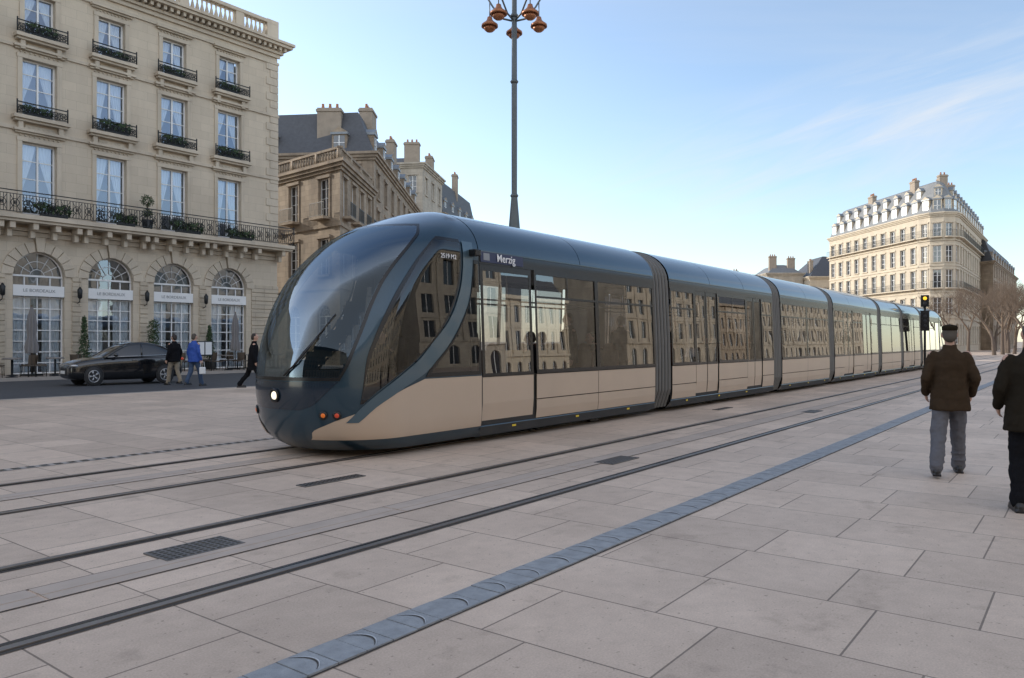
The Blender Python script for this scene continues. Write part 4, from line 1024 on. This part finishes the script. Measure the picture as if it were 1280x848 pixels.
# ------------------------------------------------------------- people
def remeshed(b, name, mats, vox, sm=3):
    me = b.mesh(name, mats, True); t = bpy.data.objects.new('tmp', me); COL.objects.link(t)
    r = t.modifiers.new('r', 'REMESH'); r.mode = 'VOXEL'; r.voxel_size = vox; r.use_smooth_shade = True
    s_ = t.modifiers.new('s', 'SMOOTH'); s_.factor = .5; s_.iterations = sm
    dg = bpy.context.evaluated_depsgraph_get(); out_ = bpy.data.meshes.new_from_object(t.evaluated_get(dg)); bpy.data.objects.remove(t)
    out_.name = name
    for p in out_.polygons: p.use_smooth = True
    return out_
def cap(b, p0, p1, r0, r1):
    p0 = Vector(p0); p1 = Vector(p1); d = (p1-p0); l = d.length; d.normalize()
    pts = []; rs = []
    for t in (-1, -.92, -.7, -.38, 0): pts.append(p0+d*r0*t); rs.append(max(.0008, r0*math.sqrt(max(0, 1-t*t))))
    for t in (.33, .66): pts.append(p0+d*l*t); rs.append(r0+(r1-r0)*t)
    for t in (0, .38, .7, .92, 1): pts.append(p1+d*r1*t); rs.append(max(.0008, r1*math.sqrt(max(0, 1-t*t))))
    b.tube(pts, rs, 12)
def loft(b, rings, n=20, pw=2.3):
    rows = []
    for z, cx, cy, rx, ry in rings:
        row = []
        for k in range(n):
            a = 2*pi*k/n; ca, sa = cos(a), sin(a)
            row.append((cx+rx*math.copysign(abs(ca)**(2/pw), ca), cy+ry*math.copysign(abs(sa)**(2/pw), sa), z))
        rows.append(row)
    b.grid(rows, 0, True, True); b.poly(rows[0][::-1]); b.poly(rows[-1])
def hand(b, wr, d, palm, sgn):
    wr = Vector(wr); d = Vector(d).normalized(); palm = Vector(palm).normalized(); side = d.cross(palm).normalized()
    pc = wr+d*.05
    for k in (-1, 0, 1): cap(b, wr+d*.015+side*k*.015, pc+d*.035+side*k*.026, .016, .015)
    for k, l in enumerate((.062, .075, .070, .055)):
        o = pc+d*.035+side*(-.036+.024*k)
        m = o+d*l*.45+palm*.008; e = m+d*l*.35+palm*.022; cap(b, o, m, .0095, .009); cap(b, m, e, .009, .0075)
    t0 = wr+d*.03-side*.03; t1 = t0+d*.03-side*.025+palm*.015; t2 = t1+d*.03+palm*.012; cap(b, t0, t1, .013, .011); cap(b, t1, t2, .011, .009)
def person(label, loc, head, H=1.75, feet=((-.1, .0), (.1, .0)), lift=(0, 0), elbows=None, wrists=None, coat=('blackc', .8), trs='greyt', hair='haird', capc=None, build=1., vox=.014, lean=0., shoew=.05, flare=1.):
    k_ = H/1.75
    root = mk('person', None, None, loc, head); root.scale = (k_,)*3; tag(root, label, 'person')
    hipz = .92; ly = lean
    hips = [(-.085, 0, hipz), (.085, 0, hipz)]; ank = [(feet[i][0], feet[i][1], .09+lift[i]) for i in (0, 1)]; kn = []
    for i in (0, 1):
        h_, a_ = Vector(hips[i]), Vector(ank[i]); m_ = (h_+a_)/2; kn.append(Vector((m_.x, m_.y+.03+.25*max(0, .86-(h_-a_).length)**.5*.6, .5)))
    sh = [(-.175*build, .0+ly, 1.40), (.175*build, .0+ly, 1.40)]
    elbows = elbows or [(-.24*build, -.03+ly, 1.13), (.24*build, -.03+ly, 1.13)]
    wrists = wrists or [(-.25*build, .06+ly, .88), (.25*build, .06+ly, .88)]
    b = MB()
    loft(b, [(.86, 0, 0, .13, .09), (.95, 0, 0, .155, .105), (1.1, 0, ly*.4, .135, .095), (1.28, 0, ly*.7, .16, .105), (1.38, 0, ly, .15, .09), (1.45, 0, ly, .08, .07)])
    cap(b, (0, ly-.005, 1.42), (0, ly+.015, 1.56), .055, .05)
    for i in (0, 1):
        cap(b, hips[i], kn[i], .085, .055); cap(b, kn[i], ank[i], .055, .036); cap(b, ank[i], (ank[i][0], ank[i][1]+.13, .035+lift[i]), .035, .03)
        cap(b, sh[i], elbows[i], .05, .04); cap(b, elbows[i], wrists[i], .038, .025)
        d_ = Vector(wrists[i])-Vector(elbows[i]); hand(b, wrists[i], d_, (1 if i == 0 else -1, .25, 0), 1)
    hc = (0, ly+.02, 1.645)
    b.ell(hc, (.074, .093, .105), 12); b.ell((0, ly+.045, 1.58), (.052, .062, .055), 8)
    cap(b, (0, ly+.112, 1.655), (0, ly+.128, 1.625), .009, .013)
    for sg in (-1, 1): b.ell((sg*.078, ly+.01, 1.635), (.012, .02, .032), 6); b.ell((sg*.033, ly+.098, 1.60), (.03, .012, .02), 6)
    cap(b, (-.02, ly+.107, 1.585), (.02, ly+.107, 1.585), .008, .008)
    body = mk('body', remeshed(b, 'body', ['skin'], min(vox, .0075), 2), root)
    for sg in (-1, 1): e = MB(); e.ell((sg*.03, ly+.106, 1.652), (.011, .006, .006), 6); e.obj('eye', ['haird'], body)
    b = MB(); loft(b, [(.84, 0, 0, .15*build, .115), (.98, 0, 0, .155*build, .12)])
    for i in (0, 1):
        kk = kn[i]; a_ = ank[i]; cap(b, hips[i], kk, .10, .078*flare); cap(b, kk, (a_[0], a_[1]-.005, a_[2]+.03), .076*flare, .064*flare)
        cap(b, (a_[0], a_[1]+.01, a_[2]+.05), (a_[0], a_[1]+.012, a_[2]), .067*flare, .07*flare)
        if vox < .013:
            for kz, rr in ((.16, .074), (.24, .077), (.62, .086)):
                p_ = Vector(a_).lerp(Vector(kk), min(1, max(0, (kz-.09)/.41))) if kz < .5 else Vector(kk).lerp(Vector(hips[i]), (kz-.5)/.42)
                b.ell((p_.x, p_.y-.005, p_.z), (rr*flare, rr*flare, .02), 8)
    t_ = mk('trousers', remeshed(b, 'trousers', [trs], vox), root)
    for i in (0, 1):
        b = MB(); a_ = ank[i]; cap(b, (a_[0], a_[1]-.04, a_[2]-.045), (a_[0]*1.05, a_[1]+.16, a_[2]-.05), shoew*.85, shoew*.8); cap(b, (a_[0], a_[1]-.02, a_[2]), (a_[0], a_[1]+.05, a_[2]-.03), .045, .045)
        b.box(a_[0]-.045, a_[0]+.045, a_[1]-.085, a_[1]+.20, a_[2]-.09, a_[2]-.065)
        mk('shoe', remeshed(b, 'shoe', ['shoe'], .009), root)
    b = MB(); hz = coat[1]; B = build
    loft(b, [(hz, 0, ly*.1, .212*B, .17), (hz+.1, 0, ly*.2, .205*B, .163), (1.0, 0, ly*.3, .19*B, .15), (1.15, 0, ly*.5, .18*B, .142), (1.3, 0, ly*.8, .188*B, .14), (1.38, 0, ly-.005, .165*B, .12), (1.43, 0, ly-.01, .12, .095), (1.47, 0, ly-.01, .078, .078), (1.52, 0, ly, .07, .072)])
    for i in (0, 1):
        cap(b, (sh[i][0]*.93, sh[i][1], sh[i][2]-.025), elbows[i], .072, .058); cap(b, elbows[i], Vector(wrists[i])*.98+Vector(elbows[i])*.02, .058, .048)
    mo = mk('coat', remeshed(b, 'coat', [coat[0]], vox, 3), root)
    tx = bpy.data.textures.get('folds') or bpy.data.textures.new('folds', 'CLOUDS'); tx.noise_scale = .10
    for ob, st_ in ((mo, .028), (t_, .036)):
        dm = ob.modifiers.new('d', 'DISPLACE'); dm.texture = tx; dm.strength = st_; dm.mid_level = .5; dm.texture_coords = 'LOCAL'
    b = MB(); b.ell((0, ly-.005, 1.665), (.080, .092, .095), 10); b.ell((0, ly-.035, 1.62), (.074, .066, .075), 8)
    mk('hair', remeshed(b, 'hair', [hair], .009, 2), root)
    if capc:
        b = MB(); b.ell((0, ly-.005, 1.722), (.086, .106, .034), 10); b.ell((0, ly-.01, 1.698), (.085, .10, .028), 8); b.ell((0, ly+.105, 1.690), (.058, .05, .012), 8)
        mk('flat_cap', remeshed(b, 'flat_cap', [capc], .008, 3), root)
    return root
person('older man in brown coat, grey trousers and flat cap walking away', (5.06, 8.88, 0), rad(-24), 1.74, ((-.16, -.26), (.12, .28)), (.03, 0), [(-.252, -.07, 1.14), (.252, -.05, 1.14)], [(-.235, .12, .95), (.235, .13, .95)],
       ('brown', .76), 'greyt', 'hairg', 'capm', 1.0, .011, -.0, .052, 1.08)
person('man in dark olive overcoat and black trousers walking away', (4.74, 7.0, 0), rad(-20), 1.73, ((-.12, -.05), (.13, .12)), (0, 0), [(-.27, -.05, 1.14), (.27, -.05, 1.14)], [(-.24, .14, .96), (.24, .14, .96)],
       ('olivec', .74), 'blackc', 'hairg', None, 1.1, .012, .0, .052, 1.05)
person('man in bright blue jacket and jeans walking', (-11.05, 26.7, 0), rad(-25), 1.82, ((-.10, -.22), (.10, .22)), (0.04, 0), coat=('bluej', .80), trs='jeans', hair='hairg', vox=.018)
r = mk('shopping_bag', None, None, (-10.72, 26.6, .42), .3); tag(r, 'small white carrier bag held at the side of a walking man', 'bag')
b = MB(); b.box(-.10, .10, -.05, .05, 0, .24); b.obj('bag_body', ['white'], r, bevel=.02); b = MB(); b.tube([(-.07, 0, .24), (-.05, 0, .42), (.05, 0, .42), (.07, 0, .24)], .008, 5); b.obj('handle', ['white'], r)
person('man in black jacket and beige trousers walking', (-12.05, 27.4, 0), rad(60), 1.80, ((-.10, .18), (.10, -.2)), (0, .04), coat=('blackc', .80), trs='beiget', hair='haird', vox=.018)
person('hooded person in long black coat striding past', (-8.25, 24.4, 0), rad(-75), 1.80, ((-.08, -.38), (.08, .3)), (0.08, 0), coat=('blackc', .62), trs='blackc', hair='haird', vox=.018, lean=.06)
G_ = 'passengers inside the tram'
ps = person('passenger in dark jacket standing inside the tram', WP(9.8, 8.4, .36), ALPHA+pi/2, 1.72, coat=('blackc', .80), trs='blackc', hair='haird', vox=.02); ps['group'] = G_
ST = 'passenger in dark jacket seated in the tram'
for s, D, z, r_, lb in ((8.1, 8.6, .02, ALPHA+pi/2, 'driver in dark jacket at the tram controls'), (10.9, 7.85, .0, 1., ST), (11.6, 8.1, .0, 1., ST), (12.2, 7.9, .36, 2., None), (12.9, 7.85, .0, 2.4, ST), (13.5, 8.1, .0, .4, ST), (14.2, 7.9, .36, .4, None), (16.3, 8.0, .0, 1., ST),
                        (17.4, 8.2, .36, 2.8, None), (18.7, 7.9, .0, 1.3, ST), (19.4, 8.1, 0, 2.2, ST), (20.6, 8.0, .36, .2, None), (21.8, 7.9, 0, .7, ST), (24.3, 8.0, .0, 1., ST), (25.2, 8.0, .36, 1., None), (26.6, 8.1, .0, 2., ST), (30.9, 8.1, .36, 3., None), (33, 8.0, .36, .5, None)):
    copything(ps, WP(s, D, z), r_, lb)

# ------------------------------------------------------------- cafe terrace
def umbrella(s, D):
    r = mk('closed_umbrella', None, None, WP(s, D, .12), 0); tag(r, 'closed grey canvas parasol on a heavy base', 'parasol', 'closed parasols on the cafe terrace')
    b = MB(); b.box(-.3, .3, -.3, .3, 0, .08); b.obj('base', ['iron'], r, bevel=.01); b = MB(); b.tube([(0, 0, .08), (0, 0, 2.95)], .025, 8); b.obj('pole', ['chairm'], r)
    b = MB(); rows = []
    for z, rr in ((.95, .20), (1.2, .22), (1.55, .15), (1.7, .14), (2.1, .17), (2.5, .12), (2.85, .04)):
        rows.append([((rr*(1+.25*cos(8*a)))*cos(a), (rr*(1+.25*cos(8*a)))*sin(a), z) for a in [2*pi*k/48 for k in range(48)]])
    b.grid(rows, 0, True, True); b.obj('canopy', ['umb'], r, recalc=False)
umbrella(13.4, 35.2); umbrella(22.9, 35.2); umbrella(10.3, 35.2)
ch = mk('cafe_chair', None, None, WP(12, 34.6, .12), 0); tag(ch, 'dark wicker cafe chair on the terrace', 'chair', 'cafe chairs on the terrace')
b = MB(); b.box(-.22, .22, -.22, .22, .43, .47); b.obj('seat', ['chairm'], ch, bevel=.01)
b = MB(); b.grid([[(-.22+.44*k/8, .2+.06*cos(pi*(k/8-.5))+(z-.47)*.12, z) for k in range(9)] for z in (.5, .65, .8, .88)], 0, True); b.obj('backrest', ['chairm'], ch, recalc=False)
for x in (-.2, .2):
    for y in (-.2, .2): b = MB(); b.tube([(x, y, 0), (x*.95, y*.95, .43)], .014, 6); b.obj('leg', ['iron'], ch)
tb = mk('cafe_table', None, None, WP(12.4, 34.6, .12), 0); tag(tb, 'small round dark cafe table on a pedestal', 'table', 'cafe tables on the terrace')
b = MB(); b.lathe([(.33, .71), (.35, .73), (.33, .75)], 20); b.obj('table_top', ['tablem'], tb); b = MB(); b.lathe([(.22, 0), (.2, .03), (.03, .06), (.03, .71)], 12); b.obj('pedestal', ['iron'], tb)
first = True
for s, D in ((12.3, 34.2), (13.9, 34.2), (15.5, 34.4), (12.9, 35.8), (14.5, 35.7), (16.2, 35.2), (17.6, 34.6), (19.0, 34.8), (20.9, 35.2), (21.9, 34.3), (23.4, 34.3), (24.9, 34.4), (22.2, 35.9), (23.9, 35.8), (25.6, 35.7)):
    for ds, r_ in ((-.60, pi/2), (.60, -pi/2)):
        if first: ch.location = WP(s+ds, D, .12); ch.rotation_euler[2] = ALPHA+r_
        else: copything(ch, WP(s+ds, D, .12), ALPHA+r_+random.uniform(-.5, .5))
        if first: tb.location = WP(s, D, .12)
        elif ds < 0: copything(tb, WP(s, D, .12), 0)
        first = False
def potted(s, D, h, kind):
    r = mk('potted_tree', None, None, WP(s, D, .12), 0); tag(r, 'clipped evergreen tree in a square planter by the wall', 'plant', 'potted trees along the hotel')
    b = MB(); b.box(-.25, .25, -.25, .25, 0, .5); b.obj('planter', ['iron'], r, bevel=.02); b = MB(); b.tube([(0, 0, .4), (0, 0, .8)], .04, 6); b.obj('trunk', ['bark'], r)
    b = MB()
    for k in range(9):
        t = k/8; rr = .34*(1-.75*t) if kind else .3; leafball(b, (0, 0, .7+(h-.8)*t), (rr, rr, .22), 130, 0, .05)
    b.obj('crown', ['leaf'], r, recalc=False)
potted(16.05, 36.5, 2.5, 1); potted(19.25, 36.5, 2.4, 0); potted(22.3, 36.6, 2.2, 1)
r = mk('menu_board', None, None, WP(20.4, 33.9, .12), ALPHA); tag(r, 'dark framed menu stand with printed sheets', 'sign')
b = MB(); b.box(-.42, .42, -.03, .03, .75, 1.45); b.obj('frame', ['iron'], r, bevel=.01)
b = MB(); b.box(-.36, -.03, -.04, -.031, .8, 1.4); b.box(.03, .36, -.04, -.031, .8, 1.4); b.obj('menu_sheet', ['white'], r)
for x in (-.35, .35): b = MB(); b.tube([(x, 0, 0), (x, 0, .75)], .02, 6); b.obj('leg', ['iron'], r)

# ------------------------------------------------------------- traffic signal
r = mk('traffic_signal', None, None, (21.45, 39.9, 0), rad(-25)); tag(r, 'slim black tram signal post with amber light', 'traffic light')
b = MB(); b.tube([(0, 0, 0), (0, 0, 3.6)], .06, 8); b.obj('post', ['iron'], r)
b = MB(); b.box(-.2, .2, -.16, .12, 2.1, 3.1); b.box(-.24, .24, -.1, .1, 3.1, 3.16); b.obj('signal_head', ['black'], r, bevel=.02)
b = MB(); b.box(-.19, .19, -.16, .12, 3.35, 3.95); b.obj('signal_head', ['black'], r, bevel=.02)
for z, m_ in ((2.85, 'dark'), (2.6, 'dark'), (2.35, 'dark'), (3.78, 'amber'), (3.52, 'dark')): b = MB(); b.ell((0, -.17, z), (.09, .02, .09), 6); b.obj('signal_lens', [m_], r)

# ------------------------------------------------------------- bare trees
def tree_mesh(seed):
    rnd = random.Random(seed); T = MB(); C = MB()
    def br(p, d, l, r, lev):
        q = p; pts = [p]; n = 3
        for i in range(n):
            d = (d+Vector((rnd.uniform(-.16, .16), rnd.uniform(-.16, .16), rnd.uniform(-.04, .12)))).normalized(); q = q+d*l/n; pts.append(q)
        tgt = T if lev == 0 else C
        tgt.tube(pts, [r*(1-.13*i) for i in range(n+1)], 6 if lev < 2 else 3, 0, False)
        if lev >= 6: return
        for k in range(3 if lev != 1 else 4):
            ax = Vector((rnd.uniform(-1, 1), rnd.uniform(-1, 1), rnd.uniform(-.2, .5))).normalized()
            nd = (d*.9+ax*rnd.uniform(.55, .95)).normalized(); br(pts[rnd.choice((2, 3, 3))], nd, l*rnd.uniform(.62, .8), max(.008, r*.52), lev+1)
    br(Vector((0, 0, 0)), Vector((0, 0, 1)), 2.5, .2, 0)
    return T.mesh('trunk', ['bark'], False), C.mesh('crown', ['twig'], False)
tms = [tree_mesh(3), tree_mesh(11)]
for k, (x, z, sc) in enumerate(((54, 86, 1.1), (57.5, 90, 1.15), (61.5, 94, 1.2), (60, 101, 1.15), (67, 104, 1.25), (72, 112, 1.3), (66, 88, 1.1), (50, 75, .95), (78, 124, 1.4), (64, 99, 1.2), (56, 97, 1.1))):
    r = mk('tree', None, None, (x, z, 0), k*1.3); r.scale = (sc,)*3; tag(r, 'leafless plane tree with dense brown twigs', 'tree', 'bare trees beside the street')
    mk('trunk', tms[k % 2][0], r); mk('crown', tms[k % 2][1], r)
print('done')
